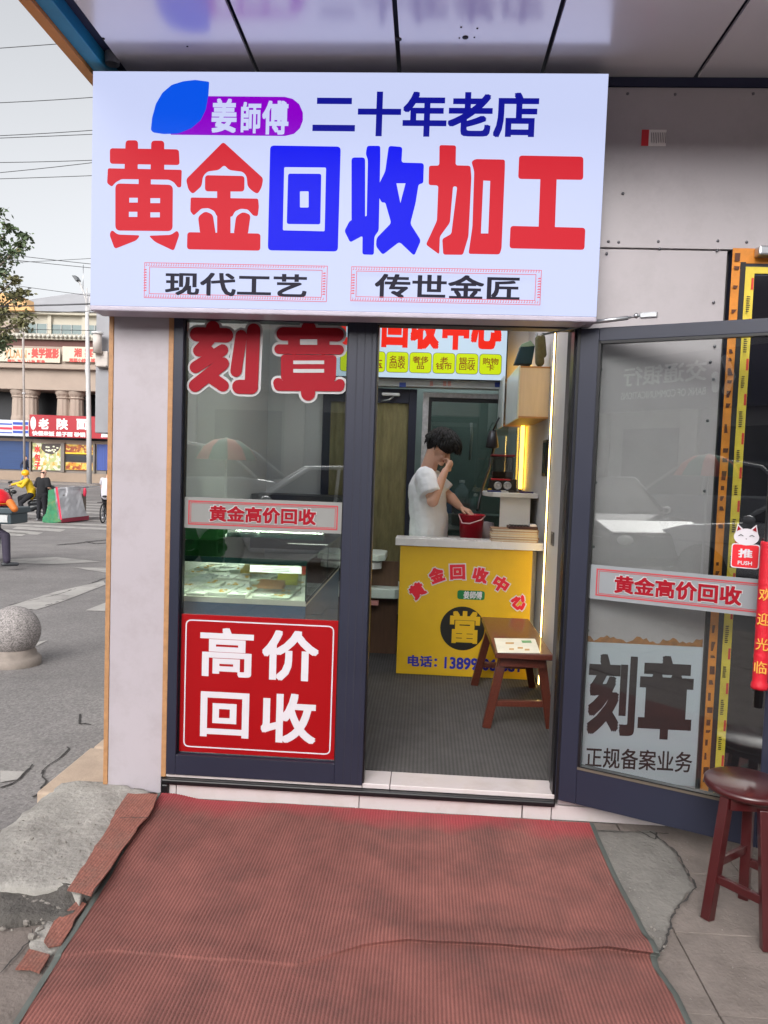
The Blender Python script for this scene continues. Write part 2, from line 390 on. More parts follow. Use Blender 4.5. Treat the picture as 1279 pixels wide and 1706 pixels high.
# ------------------------------------------------------------------ the big light box sign
SG = thing('shop_sign', 'large white backlit sign with red and blue Chinese lettering above the doorway', 'sign', (-.4, -.15, 2.254))
PS = FY(-.150)
MB().box(-1.503, .695, -.146, .0, 2.256, 3.258).build('case', mat('sign case aluminium', (150, 150, 170), .4, .3), SG, bev=.002)
MB().box(-1.503, .695, -.152, -.02, 2.236, 2.2585).build('lower_trim', mat('lavender trim', (176, 168, 182), .4), SG, bev=.006)
MB().box(-1.501, .693, -.150, -.1465, 2.259, 3.255).build('face_panel', emit('backlit white film', (206, 215, 252), .80, (70, 72, 80)), SG)
E_red = emit('backlit red film', (238, 40, 58), .60, (80, 8, 12)); E_blue = emit('backlit blue film', (0, 12, 255), .74, (2, 4, 40))
E_navy = emit('backlit dark blue film', (20, 24, 160), .7, (6, 8, 40)); E_blk = emit('backlit black film', (40, 36, 60), .5, (14, 13, 18))
E_pur = emit('backlit purple film', (150, 0, 212), .7, (60, 6, 90)); E_wht = _mats['backlit white film']; E_frame = emit('backlit rose film', (226, 120, 140), .62, (120, 60, 66))
def Z6(pts, ox=160, oy=230, k=3.0452): return [(ox+x/k, oy+y/k) for x, y in pts]
def Z7(pts): return Z6(pts, 570)
def R4(x0, y0, x1, y1): return [(x0, y0), (x1, y0), (x1, y1), (x0, y1)]
red = Marks(PS, .0012); blu = Marks(PS, .0012); hole = Marks(PS, .0042)
rd = .012
# huang
red.px(Z6([(70, 52), (420, 58), (424, 138), (70, 131)]), .014).px(Z6([(150, 12), (213, 12), (213, 190), (143, 190)]), .016).px(Z6([(280, 14), (346, 14), (346, 190), (276, 190)]), .016)
red.px(Z6([(60, 154), (435, 162), (432, 250), (415, 252), (395, 225), (370, 212), (130, 209), (100, 225), (80, 248), (56, 230)]), .008).px(Z6(R4(216, 170, 278, 240)))
red.px(Z6([(98, 231), (390, 238), (388, 473), (98, 470)]), .022)
red.px(Z6([(80, 466), (110, 490), (224, 494), (205, 520), (95, 563), (68, 490)]), .012).px(Z6([(267, 496), (380, 492), (412, 469), (423, 490), (395, 573), (300, 528)]), .012)
for q in ((170, 305, 213, 329), (277, 307, 326, 332), (168, 376, 211, 402), (277, 379, 325, 404), (213, 138, 275, 157)): hole.px(Z6(R4(*q)))
red.build('character', E_red, SG); red = Marks(PS, .0012)
# jin
red.px(Z6([(645, 20), (848, 205), (840, 250), (820, 285), (793, 270), (768, 245), (764, 195), (745, 172), (675, 163), (650, 137), (622, 163), (565, 170), (542, 195), (535, 245), (490, 285), (468, 262), (456, 210)]), .012)
red.px(Z6([(553, 189), (753, 193), (752, 272), (552, 271)]), .015).px(Z6(R4(614, 262, 682, 490)))
red.px(Z6([(480, 302), (822, 308), (826, 350), (820, 397), (798, 395), (770, 363), (735, 359), (705, 372), (692, 397), (682, 400), (612, 397), (600, 371), (570, 356), (535, 358), (495, 394), (478, 372)]), .008)
red.px(Z6([(463, 478), (834, 485), (833, 572), (461, 565)]), .014).px(Z6([(553, 372), (592, 388), (608, 492), (528, 488), (517, 400)]), .014).px(Z6([(745, 375), (784, 390), (770, 492), (698, 490), (710, 398)]), .014)
red.build('character', E_red, SG); red = Marks(PS, .0012)
# hui
blu.px(Z6([(883, 38), (1241, 44), (1226, 576), (871, 570)]), .018); hole.px(Z6([(955, 150), (1167, 152), (1160, 475), (948, 470)]), .006)
blu2 = Marks(PS, .0055); blu2.px(Z6([(975, 183), (1143, 184), (1138, 440), (968, 438)]), .01)
hole2 = Marks(PS, .0062); hole2.px(Z6(R4(1035, 273, 1079, 355)), .004)
blu.build('character', E_blue, SG); blu = Marks(PS, .0012)
# shou
blu.px(Z7(R4(47, 99, 116, 460)), .014)
blu.px(Z7([(126, 40), (193, 40), (193, 100), (185, 470), (163, 500), (160, 593), (102, 591), (103, 496), (40, 530), (11, 472), (38, 420), (112, 397), (124, 397), (130, 110), (119, 82)]), .01)
blu.px(Z7([(236, 40), (305, 46), (300, 125), (414, 128), (411, 230), (387, 235), (372, 330), (345, 435), (399, 520), (365, 598), (290, 527), (205, 593), (171, 550), (174, 508), (248, 432), (218, 327), (200, 328), (174, 278), (188, 230), (218, 170)]), .012)
hole.px(Z7([(275, 232), (321, 232), (295, 332)]))
blu.build('character', E_blue, SG)
# jia
red.px(Z7([(493, 36), (577, 38), (575, 139), (650, 141), (655, 200), (640, 500), (612, 593), (512, 592), (507, 512), (553, 487), (583, 247), (562, 245), (546, 430), (495, 500), (492, 591), (424, 541), (480, 420), (487, 241), (438, 239), (440, 141), (492, 140)]), .01)
red.px(Z7([(655, 120), (676, 107), (825, 110), (825, 150), (808, 560), (798, 591), (640, 588), (660, 450), (669, 170)]), .01); hole.px(Z7([(715, 218), (750, 220), (740, 486), (703, 486)]))
red.build('character', E_red, SG); red = Marks(PS, .0012)
# gong
red.px(Z7([(897, 89), (1223, 95), (1222, 213), (892, 208)]), .014).px(Z7([(1005, 190), (1088, 192), (1078, 470), (995, 468)])).px(Z7([(853, 446), (1233, 456), (1228, 568), (848, 560)]), .014)
red.build('character', E_red, SG); blu2.build('character', E_blue, SG); hole.build('lettering_counter', E_wht, SG); hole2.build('lettering_counter', E_wht, SG)
n = Marks(PS, .0012); n.textpx('二十年老店', 521, 897, 153, 228, bold=.028); n.build('navy_lettering', E_navy, SG)
b = Marks(PS, .0012); b.textpx('现代工艺', 275, 511, 455, 494, bold=.022); b.build('black_lettering', E_blk, SG); b = Marks(PS, .0012); b.textpx('传世金匠', 624, 866, 458, 499, bold=.022); b.build('black_lettering', E_blk, SG)
fr = Marks(PS, .0012)
for (x0, y0, x1, y1) in ((240, 440, 545, 500), (585, 449, 900, 507)):
    xm, ym = (x0+x1)/2, (y0+y1)/2
    u0, u1, v1, v0 = PS.uv(x0, ym)[0], PS.uv(x1, ym)[0], PS.uv(xm, y0)[1], PS.uv(xm, y1)[1]
    fr.frame(u0, u1, v0, v1, .003).frame(u0+.022, u1-.022, v0+.018, v1-.018, .003)
    # meander between the two lines
    s = .011; k = int((u1-u0-.01)/s)
    for i in range(k):
        a = u0+.006+i*s
        for vv in (v0+.004, v1-.015): fr.poly([(a, vv), (a+.006, vv), (a+.006, vv+.011), (a+.0035, vv+.011), (a+.0035, vv+.003), (a, vv+.003)])
    for i in range(int((v1-v0-.05)/s)):
        a = v0+.026+i*s
        for uu in (u0+.005, u1-.018): fr.poly([(uu, a), (uu+.013, a), (uu+.013, a+.006), (uu+.003, a+.006), (uu+.003, a+.0035), (uu, a+.0035)])
fr.build('meander_border', E_frame, SG)
def ZL(pts): return [(240+x/4.568, 120+y/4.568) for x, y in pts]
pl = Marks(PS, .0012); pl.px(ZL([(320, 183), (1070, 190), (1130, 205), (1180, 245), (1208, 310), (1208, 370), (1185, 430), (1140, 472), (1070, 488), (200, 478)]), .004); pl.build('badge', E_pur, SG)
sw = Marks(PS, .0022); sw.px(ZL([(300, 72), (390, 62), (496, 76), (490, 180), (470, 290), (430, 370), (360, 430), (260, 470), (150, 474), (70, 462), (52, 442), (62, 350), (90, 245), (140, 160), (210, 100)]), .006); sw.build('badge_leaf', emit('backlit azure film', (8, 92, 250), .7, (6, 30, 90)), SG)
tx = Marks(PS, .0034)
for ch, x0, x1, y0, y1 in (('姜', 515, 705, 205, 465), ('師', 738, 890, 232, 470), ('傅', 900, 1100, 222, 480)):
    (a, bb), (c, d) = ZL([(x0, y0), (x1, y1)]); tx.textpx(ch, a, c, bb, d, bold=.03)
tx.build('badge_lettering', E_wht, SG)

# ------------------------------------------------------------------ marks on the window
PW_ = FY(.0255)
rose = mat('matt red vinyl', (142, 8, 28), .55, 0, .03, spec=.2); halo = mat('grey white vinyl', (172, 170, 172), .5, 0, .03); white_v = mat('white vinyl', (200, 196, 202), .45, 0, .03)
frost = mat('frosted grey vinyl', (126, 126, 124), .6, 0, .04)
def ZW(pts): return [PW_.uv(280+x/3.279, 520+y/3.279) for x, y in pts]
WL = thing('window_lettering', 'two large round red Chinese characters with white outline at the top of the shop window', 'lettering', (-.75, .026, 1.9))
ke = [([(245, 88), (245, 115)], 76), ([(158, 122), (318, 128)], 76), ([(228, 150), (168, 212)], 62), ([(168, 212), (225, 214)], 56), ([(298, 208), (150, 302)], 62), ([(300, 282), (148, 402)], 68), ([(232, 355), (300, 402)], 64),
      ([(400, 130), (372, 322)], 62), ([(468, 100), (455, 405)], 72), ([(455, 410), (388, 408)], 74)]
zh = [([(768, 92), (768, 115)], 80), ([(628, 120), (925, 125)], 70), ([(690, 140), (690, 200)], 66), ([(848, 140), (848, 200)], 66), ([(606, 203), (935, 206)], 50), ([(606, 402), (935, 406)], 54), ([(602, 388), (608, 402)], 54), ([(938, 394), (933, 404)], 54), ([(765, 400), (765, 445)], 76)]
ppm = 3.279*350
a = Marks(PW_, .0); c = Marks(PW_, .004)
for st in (ke, zh):
    for pts, w in st: a.stroke(ZW(pts), (w+26)/ppm); c.stroke(ZW(pts), w/ppm)
hh = Marks(PW_, .0075); c.poly(ZW([(617, 232), (922, 236), (916, 380), (617, 376)]), .02)
for q in ((685, 266, 853, 285), (685, 312, 853, 332), (722, 150, 815, 180)): hh.poly(ZW(R4(*q)))
hh.build('lettering_slit', halo, WL)
a.build('outline', halo, WL); c.build('red_lettering', rose, WL)
def strip(P, q, name, label, root_loc, chars):
    """frosted vinyl band with a double rose line and red lettering"""
    T = thing(name, label, 'sticker', root_loc)
    u0, u1, v0, v1 = q
    m = Marks(P, .0); m.poly([(u0, v0), (u1, v0), (u1, v1), (u0, v1)]); m.build('film', chars[0], T)
    m = Marks(P, .001); m.frame(u0+.025, u1-.025, v0+.016, v1-.016, .006).frame(u0+.036, u1-.036, v0+.025, v1-.025, .0025); m.build('border', mat('rose vinyl', (170, 54, 62), .5), T)
    h = (v1-v0); cu = (u0+u1)/2; w = chars[1]
    m = Marks(P, .0022); m.text('黄金高价回收', cu-w/2-.004, cu+w/2+.004, v0+h*.24-.004, v1-h*.24+.004, bold=.055); m.build('lettering_outline', halo, T)
    m = Marks(P, .0032); m.text('黄金高价回收', cu-w/2, cu+w/2, v0+h*.24, v1-h*.24, bold=.035); m.build('lettering', rose, T)
strip(PW_, (-1.127, -.375, 1.279, 1.424), 'window_strip', 'frosted strip with red lettering across the middle of the fixed shop window', (-.75, .026, 1.28), (frost, .50))
# red poster on the lower part of the pane
PO = thing('red_poster', 'square red poster with four white characters low on the shop window', 'poster', (-.75, .02, .215))
MB().box(-1.124, -.376, .018, .0245, .215, .873).build('sheet', mat('red poster print', (146, 5, 13), .4, 0, .04, 2, spec=.25), PO)
PP = FY(.0178)
m = Marks(PP, .0); m.frame(-1.102, -.399, .237, .849, .006, .03); m.build('border', white_v, PO)
m = Marks(PP, .0)
def ZP(x, y): return (280+x/3.5528, 1000+y/3.5528)
for ch, x0, y0, x1, y1 in (('高', 188, 165, 505, 455), ('价', 556, 180, 890, 478), ('回', 190, 545, 478, 812), ('收', 548, 552, 875, 845)):
    (a0, b0), (a1, b1) = ZP(x0, y0), ZP(x1, y1); m = Marks(PP, .0); m.textpx(ch, a0, a1, b0, b1, bold=.024); m.build('character', white_v, PO)

# ------------------------------------------------------------------ the open glass door
HX, HY, DA = .655, -.045, radians(-24.9)
du, dn = V((cos(DA), sin(DA), 0)), V((sin(DA), -cos(DA), 0))     # along the leaf, towards the street
PD = Plane((HX, HY, 0), du, (0, 0, 1))
DR = thing('glass_door', 'glass door in a dark blue grey frame standing open against the right wall', 'door', (HX, HY, .12), DA)
_d0 = _xf[DR.name].inverted()
def D(u, d, z): return V((HX, HY, 0))+du*u+dn*d+V((0, 0, z))
def dbox(b, u0, u1, d0, d1, z0, z1): return b.hexa([D(u0, d0, z0), D(u1, d0, z0), D(u1, d1, z0), D(u0, d1, z0), D(u0, d0, z1), D(u1, d0, z1), D(u1, d1, z1), D(u0, d1, z1)])
fr = MB()
gl, gr = PD.uv(968, 1150)[0], .80; gb, gt = PD.uv(1075, 1302)[1], PD.uv(1120, 562)[1]; lt = PD.uv(1100, 540)[1]; lb = PD.uv(1050, 1362)[1]
dbox(fr, -.012, gl, -.045, .0, lb, lt); dbox(fr, gr, .885, -.045, .0, lb, lt); dbox(fr, gl, gr, -.045, .0, lb, gb); dbox(fr, gl, gr, -.045, .0, gt, lt)
fr.build('frame', M_frame, DR, bev=.003)
b = MB(); dbox(b, gl, gl+.011, -.03, .002, gb, gt); dbox(b, gl, gr, -.03, .002, gt-.011, gt); dbox(b, gl+.011, gr, -.03, .002, gb, gb+.004); b.build('gasket', M_rubber, DR)
b = MB(); dbox(b, gl, gr, -.002, .004, gb-.012, gb-.001); b.build('drip_bead', mat('tarnished alloy', (120, 112, 100), .4, .6), DR)
b = MB(); dbox(b, gl, gr, -.024, -.018, gb, gt); b.build('pane', M_pane, DR)
b = MB(); dbox(b, -.014, -.002, -.05, .003, lb, lt); b.build('edge_seal', M_rubber, DR)
# pull bar with standoffs
hx = PD.uv(1275, 900)[0]; hz1, hz0 = 1.66, .50
b = MB().tube([D(hx+.012, .055, .70), D(hx+.012, .055, hz1)], .016, 14); b.build('pull_bar', M_black, DR)
b = MB().tube([D(hx+.03, -.02, 1.60), D(hx+.012, .055, 1.60)], .01, 10).tube([D(hx+.03, -.02, .76), D(hx+.012, .055, .76)], .01, 10); b.build('standoff', M_steel, DR)
# closer arm
b = MB().tube([V((.50, .03, 2.213)), V((.66, -.03, 2.240)), D(.02, .03, 2.243)], .005, 8); b.tube([D(.02, .03, 2.245), D(.20, .028, 2.256)], .009, 10).tube([D(.20, .028, 2.257), D(.245, .026, 2.262)], .005, 8)
b.ell(D(.232, .03, 2.262), .011, 10, 8).ell(D(.015, .032, 2.246), .014, 10, 8); b.build('closer_arm', M_steel, DR)
b = MB(); dbox(b, .245, .315, .001, .028, 2.252, 2.276); b.build('arm_bracket', M_steel, DR, bev=.004)
# red fabric sleeve on the pull bar
HS = thing('handle_sleeve', 'red cloth sleeve with gold welcome characters wrapped on the door pull bar', 'handle cover', D(hx+.012, .055, .72))
pts = []; rr = []
random.seed(3)
for i in range(60):
    z = .775+(1.355-.775)*i/59; pts.append(D(hx+.012, .055, z)); q = z
    rr.append(.027+.0018*max(0, sin(i*2.1))*(1 if (i % 15) > 9 else .2)+(.004 if i < 3 else 0))
MB().tube(pts, rr, 20).build('sleeve', mat('red satin cloth', (196, 20, 40), .45, 0, .08, 20, .3, 150), HS)
PH_ = Plane(D(hx+.012, .055+.0305, 0), du, (0, 0, 1)); m = Marks(PH_, .0)
for ch, y in (('欢', 990), ('迎', 1031), ('光', 1073), ('临', 1112)):
    v = PH_.uv(1265, y)[1]; m = Marks(PH_, .0); m.text(ch, -.022, .022, v-.024, v+.024, bold=.008); m.build('character', mat('gold thread', (226, 170, 70), .4, .2), HS)
# frosted strip on the door glass
a0 = PD.uv(982, 970); a1 = PD.uv(1262, 990)
zt = PD.uv(1110, 952)[1]; zb = PD.uv(1110, 1012)[1]
PDg = Plane(D(0, -.0172, 0), du, (0, 0, 1))
strip(PDg, (gl+.012, gr-.002, zb, zt), 'door_strip', 'frosted strip with red lettering across the glass of the open door', D(.4, -.017, 1.2), (mat('frosted smoke vinyl', (128, 132, 136), .6, 0, .04), .50))
# push sticker with a waving cat
PT = thing('push_sticker', 'red push sticker with a white cat head beside the pull bar on the door', 'sticker', D(.7, -.01, 1.37))
u0, v1 = PDg.uv(1219, 905); u1, v0 = PDg.uv(1264, 948)
v1 = PDg.uv(1240, 906)[1]; v0 = PDg.uv(1240, 947)[1]
m = Marks(PDg, .0); m.poly(rrect(u0, u1, v0, v1, .012)); m.build('sticker_edge', white_v, PT)
m = Marks(PDg, .0006); m.poly(rrect(u0+.004, u1-.004, v0+.004, v1-.004, .01)); m.build('sticker_face', mat('red sticker print', (204, 26, 38), .4), PT)
cu = (u0+u1)/2; w = (u1-u0)
m = Marks(PDg, .0014); m.text('推', cu-w*.25, cu+w*.25, v0+.043, v1-.020, bold=.03); m.text('PUSH', cu-w*.25, cu+w*.25, v0+.014, v0+.030, bold=.02); m.build('lettering', white_v, PT)
m = Marks(PDg, .0022)
cy_ = v1+.028
m.poly([(cu+.046*cos(2*pi*i/24), cy_+.034*sin(2*pi*i/24)) for i in range(24)]); m.poly([(cu-.042, cy_+.01), (cu-.012, cy_+.03), (cu-.034, cy_+.052)], .004); m.poly([(cu+.042, cy_+.01), (cu+.012, cy_+.03), (cu+.034, cy_+.052)], .004); m.build('cat_head', white_v, PT)
for s_ in (-1, 1): m = Marks(PDg, .0052); m.poly([(cu+s_*.036, cy_+.022), (cu+s_*.020, cy_+.03), (cu+s_*.032, cy_+.044)]); m.build('cat_ear', rose, PT)
m = Marks(PDg, .0052)
for s_ in (-1, 1): m.stroke([(cu+s_*.012, cy_+.004), (cu+s_*.02, cy_+.009), (cu+s_*.028, cy_+.004)], .0025)
m.poly([(cu-.003, cy_-.006), (cu+.003, cy_-.006), (cu, cy_-.010)]); m.build('cat_face', M_black, PT)

# ------------------------------------------------------------------ right wall: board, wrapped frame, small label
BD = thing('engraving_board', 'white board with big black characters behind the glass of the open door', 'sign', (.95, -.01, .2))
PB = FY(-.012)
bu0, bu1, bv1 = PB.uv(960, 1150)[0]-.02, PB.uv(1165, 1180)[0], PB.uv(1070, 1074)[1]
MB().box(bu0, bu1, -.012, -.001, .20, bv1).build('board', mat('white board', (186, 192, 202), .4, 0, .03, 3, stain=(160, 165, 175), stain_amt=.3), BD)
m = Marks(PB, .001)
def Z8(x, y): return (920+x/2.844, 1000+y/2.844)
for ch, x0, y0, x1, y1, bo in (('刻', 168, 255, 396, 640, .034), ('章', 410, 262, 665, 660, .036)):
    (a0, b0), (a1, b1) = Z8(x0, y0), Z8(x1, y1); m = Marks(PB, .001); m.textpx(ch, a0, a1, b0, b1, bold=bo); m.build('character', mat('black vinyl', (30, 24, 30), .5, spec=.2), BD)
(a0, b0), (a1, b1) = Z8(156, 700), Z8(662, 815); m = Marks(PB, .001); m.textpx('正规备案业务', a0, a1, b0+2, b1-4, bold=.012)
m.build('lettering', mat('black vinyl', (34, 26, 34), .45), BD)
random.seed(5); e0 = []; e1 = []
for i in range(40):
    u = bu0+(bu1-bu0)*i/39; e1.append((u, bv1+.012+.018*random.random()+.008*sin(i*.7)))
m = Marks(FY(-.004), .0); m.poly([(bu0, bv1-.01), (bu1, bv1-.01)]+e1[::-1]); m.build('torn_edge', mat('dried brown glue', (150, 98, 48), .8, 0, .35, 40, .6, 120), BD)
M_orange = mat('orange protective film', (206, 128, 40), .4, 0, .2, 14); M_yellow = mat('yellow protective film', (214, 190, 64), .4, 0, .12, 14)
WF = thing('wrapped_window_frame', 'dark window frame still in its orange and yellow protective film at the right', 'window', (1.6, .0, .0))
ox0 = atY(1217, 440).x; ox1 = atY(1230, 440).x; yx0 = atY(1237, 470).x; yx1 = atY(1252, 470).x
tz = atY(1240, 416).z; yz = atY(1250, 447).z
MB().box(ox0, 2.9, -.018, .03, .02, tz).build('frame', M_frame, WF, bev=.002)
b = MB().box(ox0-.002, ox1, -.021, -.0185, .02, tz).box(ox1, 2.9, -.021, -.0185, atY(1245, 441).z, tz); b.build('orange_film', M_orange, WF)
b = MB().box(yx0, yx1, -.024, -.0185, .02, yz).box(yx1, 2.9, -.024, -.0185, atY(1260, 458).z, yz); b.build('yellow_film', M_yellow, WF)
MB().box(ox1, yx0, -.0225, -.0185, .02, yz+.02).build('black_gap', M_black, WF)
MB().box(yx1, 2.9, -.023, -.0186, .02, atY(1260, 458).z-.01).build('pane', mat('dark window glass', (26, 24, 30), .06, 0, .1), WF)
random.seed(11); PF = FY(-.0222); PY = FY(-.0248); pr = Marks(PF, .0); py = Marks(PY, .0); rdm = Marks(PY, .0)
z = .05
while z < tz-.05:
    h = random.uniform(.02, .07)
    if random.random() < .75: pr.poly([(ox0+.006, z), (ox0+random.uniform(.014, .03), z), (ox0+random.uniform(.014, .03), z+h*.6), (ox0+.006, z+h*.6)])
    z += h+.012
z = .05
while z < yz-.1:
    h = random.uniform(.05, .09)
    for k in range(int(h/.009)): py.poly([(yx0+.006, z+k*.009), (yx0+.006+random.uniform(.008, .018), z+k*.009), (yx0+.02, z+k*.009+.005), (yx0+.006, z+k*.009+.005)])
    z += h+.02
    rdm.poly([(yx0+.026, z), (yx0+.036, z), (yx0+.036, z+.05), (yx0+.026, z+.05)]); z += .075
pr.build('film_print', mat('brown ink', (84, 42, 18), .5), WF); py.build('film_print', mat('black ink', (52, 44, 20), .5), WF); rdm.build('film_print', mat('red ink', (200, 50, 40), .5), WF)
b = MB(); c0 = atY(1252, 425); b.box(c0.x, c0.x+.5, -.075, -.021, c0.z-.02, c0.z+.022); b.build('closer_body', M_steel, WF, bev=.008)
WS = thing('wall_sticker', 'small red and white printed label on the grey panel right of the big sign', 'sticker', atY(1088, 230))
q0, q1, q2 = atY(1068, 230), atY(1080, 230), atY(1109, 230); zt, zb = atY(1088, 217).z, atY(1088, 244).z
MB().box(q0.x, q1.x, -.0055, -.0042, zb, zt).build('red_half', mat('red label', (206, 40, 52), .5), WS); MB().box(q1.x, q2.x, -.0055, -.0042, zb, zt).build('white_half', mat('faded label', (228, 222, 220), .5), WS)
m = Marks(FY(-.0056), .0005)
for i in range(9):
    u = q1.x+.01+i*.0075; m.poly([(u, zb+.01+.01*random.random()), (u+.003, zb+.01), (u+.003, zt-.012), (u, zt-.012)])
m.build('fine_print', mat('grey ink', (120, 110, 112), .5), WS)

# ------------------------------------------------------------------ side sign and junction box at the left corner
SB = thing('side_sign', 'plain grey end of a sign box fixed round the left corner of the shop', 'sign', (-1.62, .6, 1.76))
c0, c1 = atY(160, 515, .42), atY(186, 722, .42)
MB().box(c0.x, -1.482, .42, 2.6, c1.z, c0.z+.03).build('box', mat('grey sign back', (150, 150, 155), .45, .1), SB, bev=.004)
JB = thing('junction_box', 'small white junction box with a short conduit on the grey side sign', 'junction box', (-1.62, .40, 2.0))
a, b_ = atY(160, 585, .40), atY(181, 612, .40)
MB().box(a.x, b_.x, .385, .4195, b_.z, a.z).build('box', mat('yellowed plastic', (204, 196, 190), .5), JB, bev=.006)
p0, p1 = atY(162, 588, .37), atY(162, 556, .37); MB().tube([p0, p1], .022, 14).build('conduit', _mats['yellowed plastic'], JB)
MB().lathe([(.0, .008), (.028, .008), (.030, 0), (.024, -.004)], (p1.x, p1.y, p1.z), 18).build('conduit_cap', M_white, JB)
p = atY(177, 610, .383); MB().ell(p, .004, 8, 6).build('box_screw', M_screw, JB)
# ------------------------------------------------------------------ ground
def asphalt():
    m = mat('worn dusty asphalt', (120, 116, 115), .92, 0, .16, 1.3, .6, 55, stain=(150, 146, 142), stain_amt=.55, stain_scale=.5)
    t = m.node_tree; N = t.nodes; L = t.links; p = N['Principled BSDF']
    src = p.inputs['Base Color'].links[0].from_socket
    tc = N.new('ShaderNodeTexCoord'); n = N.new('ShaderNodeTexVoronoi'); n.inputs['Scale'].default_value = 70; L.new(tc.outputs['Object'], n.inputs['Vector'])
    mr = N.new('ShaderNodeMapRange'); mr.inputs[3].default_value = .72; mr.inputs[4].default_value = 1.25; L.new(n.outputs['Color'], mr.inputs[0])
    mx = N.new('ShaderNodeMix'); mx.data_type = 'RGBA'; mx.blend_type = 'MULTIPLY'; mx.inputs[0].default_value = 1; L.new(src, mx.inputs[6]); L.new(mr.outputs[0], mx.inputs[7]); L.new(mx.outputs[2], p.inputs['Base Color'])
    return m
M_road = asphalt()
b = MB(); ys = [-300, -60, -20, -8, -4]+[-2+.5*i for i in range(30)]+[14, 16, 18, 20, 25, 30, 36, 42, 45, 60, 400]; xs = [-400, -60, -20, -10, -6, -4, -3, -2, -1, 0, 2, 5, 10, 60, 400]
vs = [(x, y, gz(y)) for y in ys for x in xs]; n = len(xs)
b.add(vs, [(j*n+i, j*n+i+1, (j+1)*n+i+1, (j+1)*n+i) for j in range(len(ys)-1) for i in range(n-1)], True)
b.build('road', M_road, kind='structure', loc=(0, 0, 0))
# painted stripes of the far crossing and the faded line near the kerb
M_paint = mat('worn white road paint', (162, 158, 154), .85, 0, .16, 3, .3, 60, stain=(124, 120, 118), stain_amt=1.0, stain_scale=2.6)
b = MB()
def road_quad(px):
    pts = []
    for x, y in px:
        p = atZ(x, y, 0); lo, hi = 0.0, 1.0
        d = ray(x, y); s0 = 1.0
        k = 1.0
        while True:
            q = CAM+d*k
            if q.z < gz(q.y)+.006 or k > 200: break
            k += .02
        pts.append(V((q.x, q.y, gz(q.y)+.006)))
    return pts
for i in range(9):
    y = 18.6+i*1.45
    for x0, x1 in ((-16, -9.4),): b.face([(x0, y, gz(y)+.008), (x1+i*.25, y-.15, gz(y)+.008), (x1+i*.25, y+.40, gz(y)+.012), (x0, y+.5, gz(y)+.012)])
for q in (((28, 877), (110, 882), (100, 886), (20, 881)), ((5, 882), (72, 887), (62, 891), (0, 888)), ((0, 886), (48, 888), (36, 893), (0, 892)),
          ((8, 932), (95, 928), (168, 936), (90, 940), (20, 938)), ((120, 945), (178, 946), (178, 954), (160, 952)),
          ((8, 1012), (95, 985), (172, 968), (176, 974), (110, 1000), (60, 1016)), ((142, 1017), (178, 1003), (178, 1019)), ((60, 1070), (79, 1067), (62, 1076), (40, 1078)), ((0, 1285), (42, 1286), (28, 1300), (0, 1305))):
    b.face(road_quad(q))
b.build('road_marking', M_paint, kind='structure')
# cracks in the asphalt
random.seed(21); b = MB()
def crack(px, w=.02, jit=.03):
    pts = road_quad(px); out = []
    for a, c in zip(pts, pts[1:]):
        n = max(2, int((c-a).length/.08))
        for i in range(n): out.append(a.lerp(c, i/n)+V((random.uniform(-jit, jit), random.uniform(-jit, jit), 0)))
    out.append(pts[-1])
    for a, c in zip(out, out[1:]):
        s = (c-a).cross(V((0, 0, 1))).normalized()*w*random.uniform(.3, .8)
        b.face([a-s, c-s*.8, c+s*.8, a+s])
for px, w in (([(95, 908), (130, 905), (150, 902), (182, 899)], .12), ([(145, 903), (160, 906), (182, 904)], .10), ([(10, 1020), (60, 1014), (110, 998), (150, 980), (178, 972)], .02), ([(15, 1008), (90, 992), (140, 976), (178, 962)], .02),
              ([(130, 1192), (133, 1205), (142, 1207), (152, 1209)], .012), ([(113, 1244), (113, 1254), (84, 1275), (70, 1290)], .010), ([(54, 1275), (40, 1290), (25, 1305), (0, 1312)], .012), ([(68, 1289), (74, 1302), (66, 1315), (88, 1314)], .010), ([(55, 1330), (72, 1318), (80, 1314)], .012)): crack(px, w, .012)
b.build('road_crack', mat('dark crack', (58, 55, 54), .95), kind='structure')
# paving in front of the shop
random.seed(4)
M_paver = mat('grey paving slab', (118, 108, 102), .85, 0, .14, 9, .5, 70, stain=(84, 76, 70), stain_amt=.6, stain_scale=6)
b = MB(); s = .40
for i in range(-6, 13):
    for j in range(-12, 1):
        x0 = -1.87+i*s+.0; y1 = .02+j*s-.02; y0 = y1-s
        if x0+s < -2.0: continue
        if x0 < -1.3 and y0 > -.75: continue
        z = random.uniform(-.003, .003); g = .0022
        dz = [random.uniform(-.0015, .0015) for _ in range(4)]
        b.hexa([(x0+g, y0+g, -.05), (x0+s-g, y0+g, -.05), (x0+s-g, y1-g, -.05), (x0+g, y1-g, -.05), (x0+g, y0+g, z+dz[0]), (x0+s-g, y0+g, z+dz[1]), (x0+s-g, y1-g, z+dz[2]), (x0+g, y1-g, z+dz[3])])
b.build('pavement', M_paver, kind='structure', bev=.003, loc=(0, 0, 0))
MB().box(-2.1, 5.8, -4.8, -.62, -.2, -.012).build('paving_bed', mat('sandy mortar', (92, 86, 80), .95, 0, .2, 20, .5), kind='structure', bev=.004)
MB().box(-1.29, 5.8, -.62, .0, -.1, -.0125).build('pavement_edge', _mats['sandy mortar'], kind='structure')
